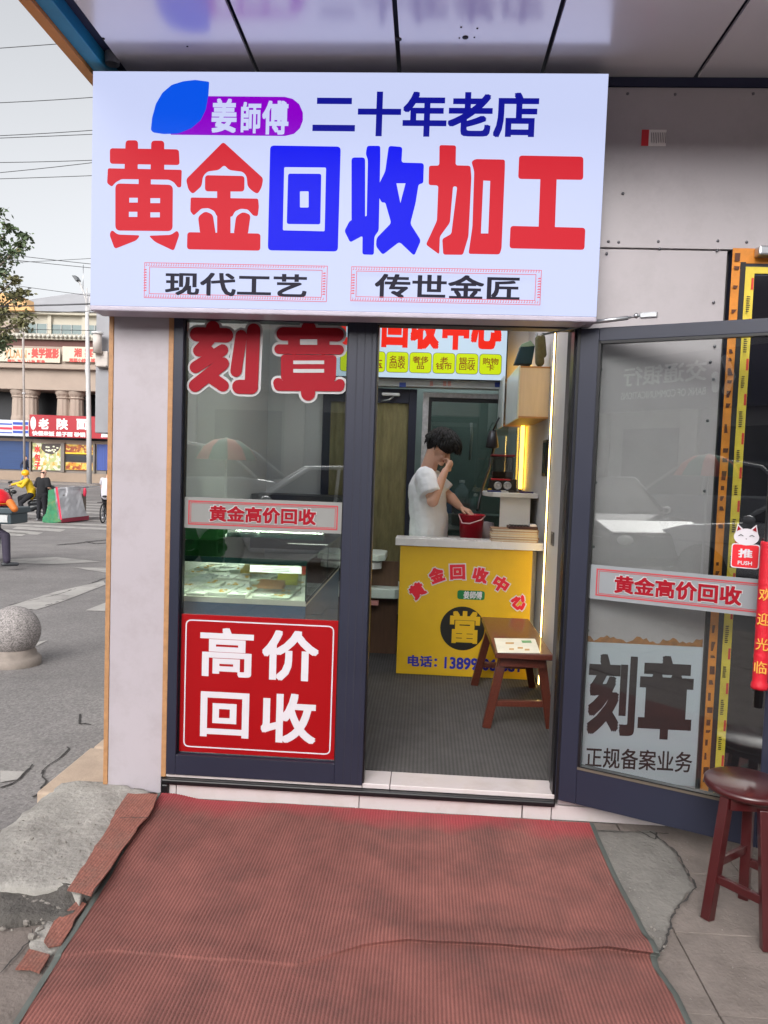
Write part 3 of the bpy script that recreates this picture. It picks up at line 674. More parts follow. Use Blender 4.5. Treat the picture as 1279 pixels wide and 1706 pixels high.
# rough concrete patches: lumpy sheets with broken outlines
def patch(px, name, m, z, amp, seed, thick=.05, jag=.012, step=.022, fz=3.0):
    random.seed(seed); pts = [atZ(x, y, z) for x, y in px]; out = []
    for i, a in enumerate(pts):
        c = pts[(i+1) % len(pts)]; n = max(1, int((c-a).length/.05))
        for k in range(n): out.append(V((a.x+(c.x-a.x)*k/n+(random.uniform(-jag, jag) if k else 0), a.y+(c.y-a.y)*k/n+(random.uniform(-jag, jag) if k else 0), 0)))
    bm = bmesh.new(); vs = [bm.verts.new(p) for p in out]; f = bm.faces.new(vs)
    ext = bmesh.ops.extrude_face_region(bm, geom=[f]); low = [g for g in ext['geom'] if isinstance(g, bmesh.types.BMVert)]
    for v in low: v.co.z -= thick
    me = bpy.data.meshes.new(name)
    x0 = min(p.x for p in out); x1 = max(p.x for p in out); y0 = min(p.y for p in out); y1 = max(p.y for p in out)
    top = [ff for ff in bm.faces if all(abs(v.co.z) < 1e-6 for v in ff.verts)]
    k = x0
    while k < x1:
        bmesh.ops.bisect_plane(bm, geom=bm.verts[:]+bm.edges[:]+bm.faces[:], plane_co=(k, 0, 0), plane_no=(1, 0, 0)); k += step
    k = y0
    while k < y1:
        bmesh.ops.bisect_plane(bm, geom=bm.verts[:]+bm.edges[:]+bm.faces[:], plane_co=(0, k, 0), plane_no=(0, 1, 0)); k += step
    bmesh.ops.recalc_face_normals(bm, faces=bm.faces)
    for v in bm.verts:
        edge = any(e.calc_face_angle(0) > .6 for e in v.link_edges)
        if v.co.z > -1e-4:
            q = V((v.co.x*fz, v.co.y*fz, seed)); h = noise.fractal(q, .9, 2.2, 5)*amp
            v.co.z = h-(amp*.8 if edge else 0)
        v.co.z += z
    for v in bm.verts:
        if name == 'cement_slab' and v.co.x < -1.62: v.co.z -= .135*min(1, (-1.62-v.co.x)/.6)
    for ff in bm.faces: ff.smooth = True
    bm.to_mesh(me); bm.free(); me.materials.append(m)
    o = bpy.data.objects.new(name, me); col.objects.link(o); _xf[o.name] = Matrix.Identity(4); tag(o, kind='structure'); return o
M_conc = mat('rough cement', (150, 146, 140), .95, 0, .2, 7, 1.0, 45, stain=(98, 94, 90), stain_amt=.7, stain_scale=5)
patch([(-260, 1500), (30, 1478), (118, 1480), (132, 1500), (175, 1440), (250, 1318), (170, 1300), (105, 1296), (60, 1330), (-60, 1420), (-260, 1440)], 'cement_slab', M_conc, .042, .010, 3, .12, .014)
patch([(-260, 1496), (20, 1474), (112, 1476), (150, 1500), (104, 1530), (20, 1534), (-260, 1556)], 'broken_edge', mat('dark broken cement', (84, 80, 76), .95, 0, .3, 14, 1.0, 60), .024, .022, 13, .08, .016, fz=7)
patch([(985, 1384), (1090, 1380), (1128, 1420), (1158, 1478), (1120, 1520), (1108, 1565), (1094, 1600), (1060, 1600), (1030, 1480)], 'cement_patch', mat('grey cement', (116, 112, 107), .95, 0, .14, 6, .7, 50, stain=(80, 75, 72), stain_amt=.6, stain_scale=7), .006, .004, 8, .012, .012)
patch([(60, 1545), (95, 1525), (112, 1560), (100, 1580), (60, 1600), (48, 1570)], 'cement_patch', M_conc, .008, .004, 9, .02, .01)
crk = MB()
def seam(px, z, w):
    pts = [atZ(x, y, z) for x, y in px]; out = []
    for a, c in zip(pts, pts[1:]):
        n = max(2, int((c-a).length/.02)); out += [a.lerp(c, i/n)+V((random.uniform(-.005, .005), random.uniform(-.005, .005), 0)) for i in range(n)]
    for a, c in zip(out, out[1:]):
        s = (c-a).cross(V((0, 0, 1))).normalized()*w*random.uniform(.3, 1); crk.face([a-s, c-s, c+s, a+s])
seam([(1084, 1385), (1128, 1420), (1160, 1478), (1122, 1520), (1112, 1560), (1094, 1602)], .0085, .005); seam([(1060, 1382), (1092, 1398), (1095, 1384)], .0085, .004); seam([(985, 1384), (1120, 1388)], .009, .003); seam([(0, 1622), (48, 1568), (60, 1540)], .006, .003); seam([(200, 1362), (255, 1362)], .084, .004)
crk.build('pavement_crack', _mats['dark crack'], kind='structure')
# crumbs of cement and grit along the broken edge and beside the mat
random.seed(40); rb = MB()
def crumb(p, r):
    k = len(rb.v); rb.ell(p, (r*random.uniform(.7, 1.3), r*random.uniform(.7, 1.3), r*random.uniform(.5, .9)), 6, 4)
    for q in rb.v[k:]: q += V((random.uniform(-.25, .25)*r, random.uniform(-.25, .25)*r, random.uniform(-.2, .2)*r))
    rb.sm[-24:] = [False]*24
for _ in range(170):
    t = random.random(); x, y = -60+t*165, random.gauss(1522, 14); crumb(atZ(x, y, .012), random.choice((.003, .004, .006, .009, .014)))
for _ in range(80):
    y = random.uniform(1345, 1465); crumb(atZ(random.uniform(20, 215-(y-1330)*.75), y, .045), random.choice((.002, .003, .004)))
for _ in range(60):
    t = random.random(); crumb(atZ(990+t*100+random.gauss(12, 10), 1390+t*200, .008), random.choice((.002, .003, .004)))
for _ in range(60): crumb(atZ(random.uniform(1000, 1260), random.uniform(1400, 1690), .003), random.choice((.0015, .0025, .003)))
rb.build('rubble', mat('cement crumbs', (128, 122, 116), .95, 0, .3, 30), kind='stuff', label='grey cement crumbs and grit scattered along the broken paving edges', cat='rubble')
# pale kerb stones along the side of the shop
b = MB()
for y0, y1 in ((-.02, .55), (.555, 1.2), (1.205, 2.0), (2.005, 2.9)): b.box(-1.80+.02*random.random(), -1.481, y0, y1, -.1, -.008+.006*random.random())
b.build('kerb_stone', mat('beige kerb stone', (176, 156, 138), .8, 0, .1, 10, .3, stain=(150, 132, 118), stain_amt=.4), kind='structure', bev=.01)

# ------------------------------------------------------------------ ribbed red mat
def make_mat():
    M_mat = mat('faded red ribbed matting', (128, 79, 72), .9, 0, .24, 4, .45, 120, stain=(92, 62, 58), stain_amt=.75, stain_scale=2.6)
    t = M_mat.node_tree; N = t.nodes; L = t.links; p = N['Principled BSDF']
    src = p.inputs['Base Color'].links[0].from_socket
    tc = N.new('ShaderNodeTexCoord'); sp = N.new('ShaderNodeSeparateXYZ'); L.new(tc.outputs['Object'], sp.inputs[0])
    # the pile between the ribs is darker, trodden dirt pales the middle, the unwalked strip by the door stays bright
    mu = N.new('ShaderNodeMath'); mu.operation = 'MULTIPLY'; mu.inputs[1].default_value = 2*pi/.0125; L.new(sp.outputs['X'], mu.inputs[0])
    si = N.new('ShaderNodeMath'); si.operation = 'COSINE'; L.new(mu.outputs[0], si.inputs[0])
    mr = N.new('ShaderNodeMapRange'); mr.inputs[1].default_value = -1; mr.inputs[2].default_value = .6; mr.inputs[3].default_value = .70; mr.inputs[4].default_value = 1.1; L.new(si.outputs[0], mr.inputs[0])
    mx = N.new('ShaderNodeMix'); mx.data_type = 'RGBA'; mx.blend_type = 'MULTIPLY'; mx.inputs[0].default_value = 1; L.new(src, mx.inputs[6]); L.new(mr.outputs[0], mx.inputs[7])
    n = N.new('ShaderNodeTexNoise'); n.inputs['Scale'].default_value = 3.5; n.inputs['Detail'].default_value = 5; L.new(tc.outputs['Object'], n.inputs['Vector'])
    ya = N.new('ShaderNodeMath'); ya.operation = 'MULTIPLY_ADD'; ya.inputs[1].default_value = .35; L.new(n.outputs['Fac'], ya.inputs[0]); L.new(sp.outputs['Y'], ya.inputs[2])
    m2 = N.new('ShaderNodeMapRange'); m2.inputs[1].default_value = .0; m2.inputs[2].default_value = .16; m2.inputs[4].default_value = .75; L.new(ya.outputs[0], m2.inputs[0])
    mx2 = N.new('ShaderNodeMix'); mx2.data_type = 'RGBA'; L.new(m2.outputs[0], mx2.inputs[0]); L.new(mx.outputs[2], mx2.inputs[6]); mx2.inputs[7].default_value = lin(162, 52, 62)+[1]
    L.new(mx2.outputs[2], p.inputs['Base Color'])
    return M_mat
RM = thing('door_mat', 'large faded red ribbed mat lying before the shop step, wrinkled near the front', 'mat', (-.2, -.02, .0))
def crease_y(x):   # a fold runs across the mat, read off the photograph
    K = [(-1.2, -1.20), (-.95, -1.13), (-.65, -1.14), (-.35, -1.13), (-.15, -1.02), (.0, -.97), (.3, -.97), (.5, -.98), (.66, -.95), (.82, -.965)]
    for (a, b), (c, d) in zip(K, K[1:]):
        if x <= c: return b+(d-b)*max(0, (x-a))/(c-a)
    return K[-1][1]
def fold(x, y):    # the fold bulges up behind the crease and hangs a little over it
    dc = y-crease_y(x)-.012*noise.noise(V((x*3.1, .5, 2)))
    a = (.006+.016*max(0, min(1, (x+.45)/.6)))*(1+.35*noise.noise(V((x*4, 3, 7))))+(.010*math.exp(-((x-.74)/.09)**2))
    if dc < -.004: return 0.0, 0.0
    t = max(0, min(1, (dc+.004)/.020)); t = t*t*(3-2*t); h = a*t*(1 if dc < .03 else math.exp(-((dc-.03)/.055)**2))
    return h, -1.5*a*t*math.exp(-((dc-.018)/.03)**2)
def mat_z(x, y):
    z = .012+.004*noise.noise(V((x*2.2, y*2.2, 1)))+.003*noise.noise(V((x*5, y*5, 4)))
    z += fold(x, y)[0]
    d2 = y-(-.93+.10*(x+.3)); z += .005*math.exp(-d2*d2/.003)*max(0, 1-abs(x+.4)*1.6)
    if x < -1.0: z += .018*max(0, min(1, (-1.0-x)/.12))*max(0, min(1, (y+.75)/.2))
    return z
b = MB(); NX = 950; rows = []; y = -.034
while y > -2.03: rows.append(y); y -= .004 if -1.30 < y < -.86 else .016
NY = len(rows)-1
def mat_edge(y): return -1.188+(-y-.012)/1.43*.117
def mat_right(y): return .802-.02*max(0, 1-abs(y+1.02)/.12)+.008*sin(y*4)
vs = []
for y in rows:
    xl, xr = mat_edge(y), mat_right(y)
    for i in range(NX+1):
        x = xl+(xr-xl)*i/NX; vs.append((x, y+fold(x, y)[1], mat_z(x, y)+.0013*cos(2*pi*(x+.2)/.0125)))
n = NX+1
b.add(vs, [(j*n+i, (j+1)*n+i, (j+1)*n+i+1, j*n+i+1) for j in range(NY) for i in range(NX)], True)
b.build('ribbed_pile', make_mat(), RM)
for sd in (-1, 1):
    b = MB(); top = []; low = []
    for y in rows:
        x = mat_edge(y) if sd < 0 else mat_right(y)
        z = mat_z(x, y); y += fold(x, y)[1]; top.append((V((x-sd*.001, y, z+.003)), V((x+sd*.020, y, z-.001)), V((x+sd*.023, y, z-.010))))
    vs = [p for t in top for p in t]
    b.add(vs, [(j*3+i, j*3+i+1, (j+1)*3+i+1, (j+1)*3+i) for j in range(NY) for i in range(2)], True)
    b.build('rubber_edge', mat('grey green rubber edge', (88, 92, 88), .8, 0, .15, 10), RM)
# remains of an older mat glued to the cement
OM = MB(); M_old = mat('worn brick red matting', (140, 88, 76), .95, 0, .2, 12, .7, 60, stain=(100, 84, 76), stain_amt=.6, stain_scale=8)
random.seed(9)
def rag(px, z, seed):
    random.seed(seed); pts = [atZ(x, y, z) for x, y in px]; out = []
    for i, a in enumerate(pts):
        c = pts[(i+1) % len(pts)]; k = max(1, int((c-a).length/.04))
        for q in range(k): p = a.lerp(c, q/k); out.append(V((p.x+random.uniform(-.006, .006), p.y+random.uniform(-.006, .006), z)))
    OM.prism(out, (0, 0, -.006))
rag([(210, 1322), (262, 1322), (255, 1345), (150, 1490), (112, 1482), (165, 1400)], .058, 2)
rag([(70, 1568), (92, 1535), (130, 1500), (142, 1505), (100, 1572), (82, 1578)], .02, 6)
rag([(28, 1612), (48, 1580), (86, 1590), (70, 1618)], .014, 7)
ribs(M_old, .0125, .72, 1.1); OM.build('old_mat', M_old, label='torn brick red scraps of an older mat beside the left edge of the big mat', cat='mat')
# ------------------------------------------------------------------ back partition with door and window
PT_ = thing('back_partition', 'white partition across the back of the shop above the back door and window', 'wall', (-.3, 3.2, .12))
PB2 = FY(3.2)
dl, dr_ = PB2.uv(622, 700)[0], PB2.uv(691, 760)[0]; dz = PB2.uv(650, 648)[1]
wl, wr = PB2.uv(701, 760)[0], .80; wz, wz0 = PB2.uv(740, 655)[1], .9
b = MB().box(-1.43, .845, 3.2, 3.26, dz+.02, 3.18); b.build('lintel', M_wall_in, PT_)
MB().box(-1.43, dl-.45, 3.2, 3.26, .12, dz+.02).build('side_panel', M_wall_in, PT_); MB().box(wl, .845, 3.2, 3.26, .12, wz0).build('sill_wall', M_wall_in, PT_)
b = MB().box(-1.0, .62, 3.06, 3.2, dz+.012, dz+.075); b.build('rail', mat('aged white board', (170, 172, 170), .6), PT_)
m = Marks(FY(3.0595), .0)
for x in (666, 825): m.px([(x-1, 637), (x+10, 637), (x+10, 645), (x-1, 645)])
m.build('blue_tag', mat('blue label', (34, 60, 140), .5), PT_)
m = Marks(FY(3.0595), .0)
for x in (738, 746, 716): m.px([(x, 635), (x+5, 635), (x+5, 643), (x, 643)])
m.build('red_tag', mat('pale red label', (190, 130, 120), .5), PT_)
BDr = thing('back_door', 'dark blue grey back door with an olive curtained panel behind the shopkeeper', 'door', (dl, 3.17, .12))
olive = mat('olive curtain', (128, 120, 84), .85, 0, .25, 9, .6, 30, aniso=(3, 3, .6), stain=(92, 86, 60), stain_amt=.5, stain_scale=6)
px1 = PB2.uv(678, 760)[0]; pzt = PB2.uv(650, 672)[1]
MB().box(dl-.45, dl-.38, 3.165, 3.215, .12, dz).box(px1, dr_, 3.165, 3.215, .12, dz).box(dl-.38, px1, 3.165, 3.215, pzt, dz).box(dl-.38, px1, 3.165, 3.215, .12, .3).build('frame', M_frame, BDr, bev=.004)
b = MB(); n = 40
vs = [(dl-.38+(px1-dl+.38)*i/n, 3.188+.008*sin(i*1.3)+.005*sin(i*.37), z) for z in (.3, pzt) for i in range(n+1)]
b.add(vs, [(i, i+1, n+2+i, n+1+i) for i in range(n)], True); b.build('curtain', olive, BDr)
b = MB(); p0, p1 = atY(636, 654, 3.13), atY(666, 660, 3.13); b.box(p0.x, p1.x, 3.11, 3.16, p1.z, p0.z); b.build('closer', M_white, BDr, bev=.01)
MB().tube([atY(655, 661, 3.12), atY(648, 666, 3.08), atY(634, 668, 3.10)], .008, 8).build('closer_arm', M_steel, BDr)
BW = thing('back_window', 'dark framed inner window with a marbled surround behind the shopkeeper', 'window', (.3, 3.2, .9))
mrb = mat('marbled trim', (178, 176, 178), .3, 0, .25, 25)
b = MB().box(wl, wl+.052, 3.165, 3.225, wz0, wz).box(wl+.052, wr, 3.165, 3.225, wz-.042, wz); b.build('surround', mrb, BW, bev=.003)
g0 = PB2.uv(718, 700)[0]; gz1 = PB2.uv(760, 670)[1]
b = MB().box(wl+.052, g0, 3.175, 3.22, wz0, wz-.042).box(g0, wr, 3.175, 3.22, gz1, wz-.042).box(g0, wr, 3.175, 3.22, wz0, wz0+.05); b.build('frame', M_black, BW)
MB().box(g0, wr, 3.192, 3.198, wz0+.05, gz1).build('pane', glass('green tinted pane', (206, 216, 212), .07), BW)
# things in the back room, seen through that window
sh = MB().box(.0, .84, 3.9, 4.3, 1.14, 1.17).box(.02, .06, 3.95, 4.25, .12, 1.14).box(.78, .82, 3.95, 4.25, .12, 1.14); sh.build('back_bench', mat('dull bench top', (130, 140, 138), .6), label='plain work bench in the dim room behind the inner window', cat='bench')
for i, (x, h, r, c) in enumerate(((.20, .30, .075, (70, 130, 200)), (.36, .33, .07, (170, 182, 186)), (.50, .20, .05, (120, 150, 150)))):
    T = thing('water_bottle', ('blue capped water bottle in the dim back room left of a clear one', 'tall clear bottle in the dim back room behind the inner window', 'small greenish bottle in the dim back room at the right')[i], 'bottle', (x, 4.05, 1.17), 0, 'bottles in the back room')
    MB().lathe([(.0, 1.172), (r, 1.172), (r, 1.17+h*.72), (r*.35, 1.17+h*.9), (r*.35, 1.17+h)], (x, 4.05, 0), 18).build('bottle_body', mat('bottle %d' % i, c, .15), T)
    MB().lathe([(r*.4, 1.17+h-.02), (r*.4, 1.175+h), (0, 1.18+h)], (x, 4.05, 0), 14).build('bottle_cap', M_white, T)
b = MB(); p0, p1 = atY(720, 694, 3.5), atY(790, 900, 3.5)
MB().tube([(.40, 3.6, 2.05), (.41, 3.6, 1.93), (.40, 3.6, 1.7)], .012, 8).build('hanging_cord', M_white, label='white cord hanging in the room behind the inner window', cat='cord')

# ------------------------------------------------------------------ inner light box sign
IS = thing('inner_sign', 'white backlit sign with red characters and yellow squares high at the back of the shop', 'sign', (-.2, 3.0, 2.4))
PI_ = FY(2.998)
q0, q1, qz = PI_.uv(528, 560)[0], PI_.uv(843, 600)[0], PI_.uv(740, 631)[1]
MB().box(q0-.01, q1+.01, 3.003, 3.19, qz-.004, 3.06).build('case', M_black, IS); MB().box(q0, q1, 2.998, 3.0025, qz, 3.055).build('face_panel', emit('cool backlit film', (200, 226, 248), .62, (120, 124, 126)), IS)
m = Marks(PI_, .001)
for ch, x0, x1, y0, y1 in (('黄', 541, 581, 500, 575), ('金', 590, 630, 502, 577), ('回', 636, 680, 506, 579), ('收', 684, 732, 508, 582), ('中', 737, 782, 509, 583), ('心', 785, 836, 508, 582)): m.textpx(ch, x0, x1, y0, y1, bold=.055)
m.build('red_lettering', emit('inner red film', (244, 40, 22), .7, (120, 16, 10)), IS)
ye = emit('inner yellow film', (222, 246, 20), .55, (120, 130, 16)); dk = emit('inner outline film', (90, 90, 60), .6, (60, 60, 40)); tx = emit('inner brown film', (124, 40, 30), .6, (100, 30, 20))
me_, mo, mt = Marks(PI_, .0022), Marks(PI_, .001), Marks(PI_, .0034)
for i, (x, w) in enumerate(((547, ''), (567.5, ''), (606, '\n玉'), (644.5, '名表\n回收'), (683, '奢侈\n品'), (722, '老\n钱币'), (760.5, '银元\n回收'), (799.5, '购物\n卡'))):
    if i == 0: continue
    y = 586.5+(x-644.5)*.0235; (a, b1), (c, b0) = PI_.uv(x, y), PI_.uv(x+34.5, y+34)
    mo.poly(rrect(a-.004, c+.004, b0-.004, b1+.004, .034)); me_.poly(rrect(a, c, b0, b1, .03))
    if w: mt.text(w.strip(), a+.024, c-.024, b0+(.03), (b1-.03) if '\n' in w.strip() else b0+.09, bold=.01) if i != 2 else mt.text('玉', c-.10, c-.02, b0+.03, b0+.10, bold=.02)
mo.build('square_outline', dk, IS); me_.build('yellow_square', ye, IS); mt.build('square_lettering', tx, IS)

# ------------------------------------------------------------------ unseen ceiling lamps added to brighten the shop and its back room
for (x, y, lb) in ((-.55, 1.0, 'unseen square ceiling lamp added over the glass case to brighten the shop'), (.15, 2.2, 'unseen square ceiling lamp added over the shopkeeper to brighten the shop'), (.2, 3.85, 'unseen square ceiling lamp added to brighten the back room')):
    T = thing('added_ceiling_lamp', lb, 'ceiling lamp', (x, y, 3.15), 0, 'ceiling lamps added to brighten the shop')
    MB().box(x-.31, x+.31, y-.31, y+.31, 3.160, 3.1795).build('frame', M_white, T, bev=.003); MB().box(x-.29, x+.29, y-.29, y+.29, 3.154, 3.1598).build('diffuser', emit('added lamp diffuser', (244, 248, 255), 9.5, (230, 230, 230)), T)

# ------------------------------------------------------------------ counter
CT = thing('counter', 'yellow fronted shop counter with white top and red arched lettering', 'counter', (.3, 2.0, .12))
cx0, cx1 = -.163, .772
M_yel = mat('yellow textured print', (204, 164, 14), .45, 0, .05, 5, .25, 260)
MB().box(cx0, cx1, 1.88, 1.90, .124, 1.05).build('front_panel', M_yel, CT, bev=.002)
MB().box(cx0+.005, cx1, 1.902, 2.06, .122, 1.048).build('carcass', M_white, CT)
MB().box(cx0-.037, .842, 1.86, 2.075, 1.05, 1.104).build('countertop', mat('white stone top', (214, 212, 212), .25, 0, .03), CT, bev=.004)
PC = FY(1.8798)
mo, mr = Marks(PC, .001), Marks(PC, .0024)
arc = (('黄', 695, 984, 38), ('金', 727, 958, 22), ('回', 762, 953, 4), ('收', 800, 958, -10), ('中', 834, 973, -30), ('心', 865, 1003, -40))
for ch, x, y, a in arc:
    u, v = PC.uv(x, y); h = .062
    mo.text(ch, u-h, u+h, v-h, v+h, bold=.085, rot=radians(a)); mr.text(ch, u-h+.008, u+h-.008, v-h+.008, v+h-.008, bold=.055, rot=radians(a))
mo.build('lettering_outline', white_v, CT); mr.build('arched_lettering', mat('crimson vinyl', (206, 24, 44), .45), CT)
m = Marks(PC, .001); u, v = PC.uv(770, 1047); m.poly([(u+.158*cos(2*pi*i/64), v+.158*sin(2*pi*i/64)) for i in range(64)]); m.build('black_disc', mat('black print', (26, 26, 24), .4), CT)
m = Marks(PC, .0016); m.textpx('當', 749, 799, 1018, 1072, bold=.03); m.build('disc_character', M_yel, CT)
m = Marks(PC, .001); a, b_ = PC.uv(762, 983), PC.uv(807, 1000); m.poly(rrect(a[0], b_[0], b_[1], a[1], .02)); m.build('green_badge', mat('green print', (18, 110, 56), .45), CT)
m = Marks(PC, .0018); m.textpx('姜師傅', 772, 803, 985, 998, bold=.02); m.build('badge_lettering', white_v, CT)
m = Marks(PC, .001); m.textpx('电话：', 679, 728, 1092, 1111, bold=.035); m.build('phone_lettering', mat('blue vinyl', (18, 30, 150), .45), CT); m = Marks(PC, .001); m.textpx('13899 06 881', 740, 866, 1097, 1117, bold=.03); m.build('phone_lettering', mat('blue vinyl', (18, 30, 150), .45), CT)

# papers and tools on and behind the counter
random.seed(12)
for i in range(5):
    z = 1.1045+i*.0185; T = thing('folder', ('lowest tan folder of the pile on the counter', 'second folder from the bottom of the counter pile', 'brown middle folder of the pile on the counter', 'fourth folder up, pale edged, in the counter pile', 'topmost folder of the counter pile under the keypad')[i], 'folder', (.63, 1.97, z), 0, 'folders piled on the counter')
    x0, x1 = .475+.008*random.random(), .81-.01*random.random(); y0, y1 = 1.875+.006*random.random(), 2.06
    MB().box(x0, x1, y0, y1, z, z+.003).box(x0, x1, y0, y1, z+.0145, z+.0178).box(x1-.004, x1, y0, y1, z+.0031, z+.0144).build('cover', mat('folder %d' % (i % 3), ((186, 150, 112), (150, 118, 92), (206, 190, 160))[i % 3], .6), T)
    MB().box(x0+.006, x1-.008, y0+.004, y1-.004, z+.0033, z+.0142).build('pages', mat('paper edge', (206, 198, 182), .8, 0, .1, 90), T)
T = thing('keypad', 'dark brown keypad lying on the pile of folders', 'keypad', (.71, 1.95, 1.197))
MB().box(.595, .80, 1.88, 2.03, 1.1975, 1.216).build('body', mat('dark brown plastic', (62, 36, 34), .4), T, bev=.005)
b = MB()
for i in range(6):
    for j in range(4): b.box(.61+i*.022, .627+i*.022, 1.89+j*.03, 1.912+j*.03, 1.216, 1.222)
b.build('keys', M_black, T)
MB().box(.745, .79, 1.89, 1.98, 1.217, 1.232).build('receipt', white_v, T, bev=.002)
WT = thing('work_table', 'low grey work table behind the counter carrying the red bucket', 'table', (.5, 2.4, .12))
MB().box(.2, .842, 2.12, 2.85, 1.02, 1.05).build('tabletop', mat('grey laminate', (150, 146, 146), .5), WT, bev=.003)
for x in (.22, .80):
    for y in (2.14, 2.80): MB().box(x, x+.04, y, y+.04, .121, 1.0198).build('leg', M_steel, WT)
DK = thing('raised_stand', 'small white stand with a rounded top behind the counter by the right wall', 'stand', (.65, 2.4, 1.05))
pts = [(.842, 2.2), (.56, 2.2), (.50, 2.24), (.46, 2.36), (.45, 2.5), (.46, 2.8), (.842, 2.8)]
MB().prism([(x, y, 1.408) for x, y in pts], (0, 0, .034)).build('top', M_white, DK, bev=.005)
MB().box(.565, .79, 2.24, 2.26, 1.052, 1.407).box(.77, .79, 2.262, 2.75, 1.052, 1.407).build('panel', M_white, DK)
T = thing('pig_figure', 'pale clutter of small jars under the white stand', 'jars', (.5, 2.45, 1.05))
MB().lathe([(0, 1.0505), (.06, 1.0505), (.068, 1.12), (.055, 1.2), (0, 1.21)], (.485, 2.42, 0), 18).lathe([(0, 1.0505), (.05, 1.0505), (.05, 1.16), (0, 1.17)], (.45, 2.58, 0), 16).build('jar', mat('dusty pale jar', (150, 138, 142), .5), T)
T['category'] = 'jar'; T.name = 'clutter_jar'
MC = thing('polishing_machine', 'black machine with two round dials standing on the white stand', 'machine', (.59, 2.4, 1.442))
x0, x1 = atY(817, 800, 2.36).x, atY(861, 800, 2.36).x
MB().box(x0, x1, 2.36, 2.55, 1.4425, 1.545).build('body', M_black, MC, bev=.008)
MB().box(x0+.002, x1-.05, 2.357, 2.37, 1.533, 1.5455).build('red_edge', mat('red plastic', (176, 30, 40), .35), MC, bev=.003)
for px in (829, 845):
    p = atY(px, 809, 2.36)
    MB().lathe([(.030, .0), (.031, -.006), (.022, -.010), (.020, -.005), (.010, -.006), (0, -.012)], (p.x, 2.36, p.z), 24, 'Y').build('dial', M_steel, MC)
JR = thing('glass_jar', 'clear square jar with a red lid standing on the black machine', 'jar', (.58, 2.44, 1.546))
x0, x1 = atY(820, 775, 2.40).x, atY(855, 775, 2.40).x
MB().box(x0, x1, 2.40, 2.54, 1.547, 1.715).build('body', glass('cloudy jar', (206, 200, 196), .08), JR, bev=.006)
MB().box(x0-.006, x1+.012, 2.392, 2.55, 1.716, 1.732).build('lid', mat('dark red lid', (120, 34, 40), .4), JR, bev=.004)
MB().box(x0+.005, x1-.005, 2.406, 2.534, 1.549, 1.60).build('contents', mat('brown beads', (92, 84, 80), .7, 0, .3, 60), JR)
random.seed(8)
for i, (nm, c, lb) in enumerate((('pliers', (44, 60, 120), 'blue handled pliers lying on the white stand'), ('pen', (60, 40, 90), 'purple pen lying at the right of the white stand'), ('tweezers', (190, 190, 190), 'bright tweezers lying on the edge of the white stand'), ('file_tool', (50, 46, 44), 'dark file lying on the front of the white stand'))):
    x = (.52, .76, .62, .68)[i]; MB().bar((x-.05, 2.23+.01*i, 1.4495), (x+.05, 2.25+.012*i, 1.4495), .014, .012).cap((x-.05, 2.23+.01*i, 1.451), (x-.02, 2.236+.01*i, 1.451), .008).build(nm, mat('tool %d' % i, c, .4), label=lb, cat='tool')
MB().box(.475, .502, 2.32, 2.34, 1.4425, 1.468).build('yellow_block', M_yel, label='small yellow block on the left corner of the white stand', cat='block', bev=.004)
BK = thing('red_bucket', 'red plastic bucket with a pale handle beside the shopkeeper', 'bucket', (.345, 2.2, 1.05))
x0, x1 = atY(765, 870, 2.2).x, atY(807, 870, 2.2).x; bc = ((x0+x1)/2, 2.25); r = (x1-x0)/2
MB().lathe([(0, 1.051), (r*.86, 1.051), (r, 1.262), (r*1.06, 1.262), (r*1.06, 1.27), (r*.95, 1.27), (r*.84, 1.07), (0, 1.068)], (bc[0], bc[1], 0), 28).build('body', mat('crimson plastic', (172, 18, 40), .3), BK)
MB().tube([(bc[0]-r*1.05, bc[1]-.02, 1.262), (bc[0]-r*.8, bc[1]-r*.9, 1.205), (bc[0]-.02, bc[1]-r*1.12, 1.205), (bc[0]+r*.7, bc[1]-r*.98, 1.235), (bc[0]+r*1.05, bc[1]-.02, 1.262)], .005, 8).build('handle', mat('pale plastic', (206, 170, 172), .4), BK)
MB().lathe([(0, 1.235), (r*.9, 1.235), (0, 1.25)], (bc[0], bc[1], 0), 20).build('contents', M_black, BK)
MB().tube([(.40, 2.3, 1.3), (.45, 2.6, 1.45), (.52, 2.85, 1.62), (.56, 2.95, 1.80), (.57, 3.0, 1.95)], .011, 8).build('black_hose', M_black, label='black hose slanting up from the bucket to the lamp under the cabinet', cat='hose')
LP = thing('work_lamp', 'dark hanging work lamp under the far wall cabinet', 'lamp', (.55, 2.9, 1.9))
p = atY(820, 735, 2.9); MB().lathe([(0, .09), (.03, .085), (.045, .02), (.055, -.05), (.035, -.06), (0, -.055)], p, 18).build('head', mat('dark grey metal', (70, 70, 74), .4, .6), LP); MB().tube([p+V((.0, 0, .08)), p+V((.03, 0, .16)), p+V((.05, 0, .20))], .008, 8).build('stem', M_black, LP)

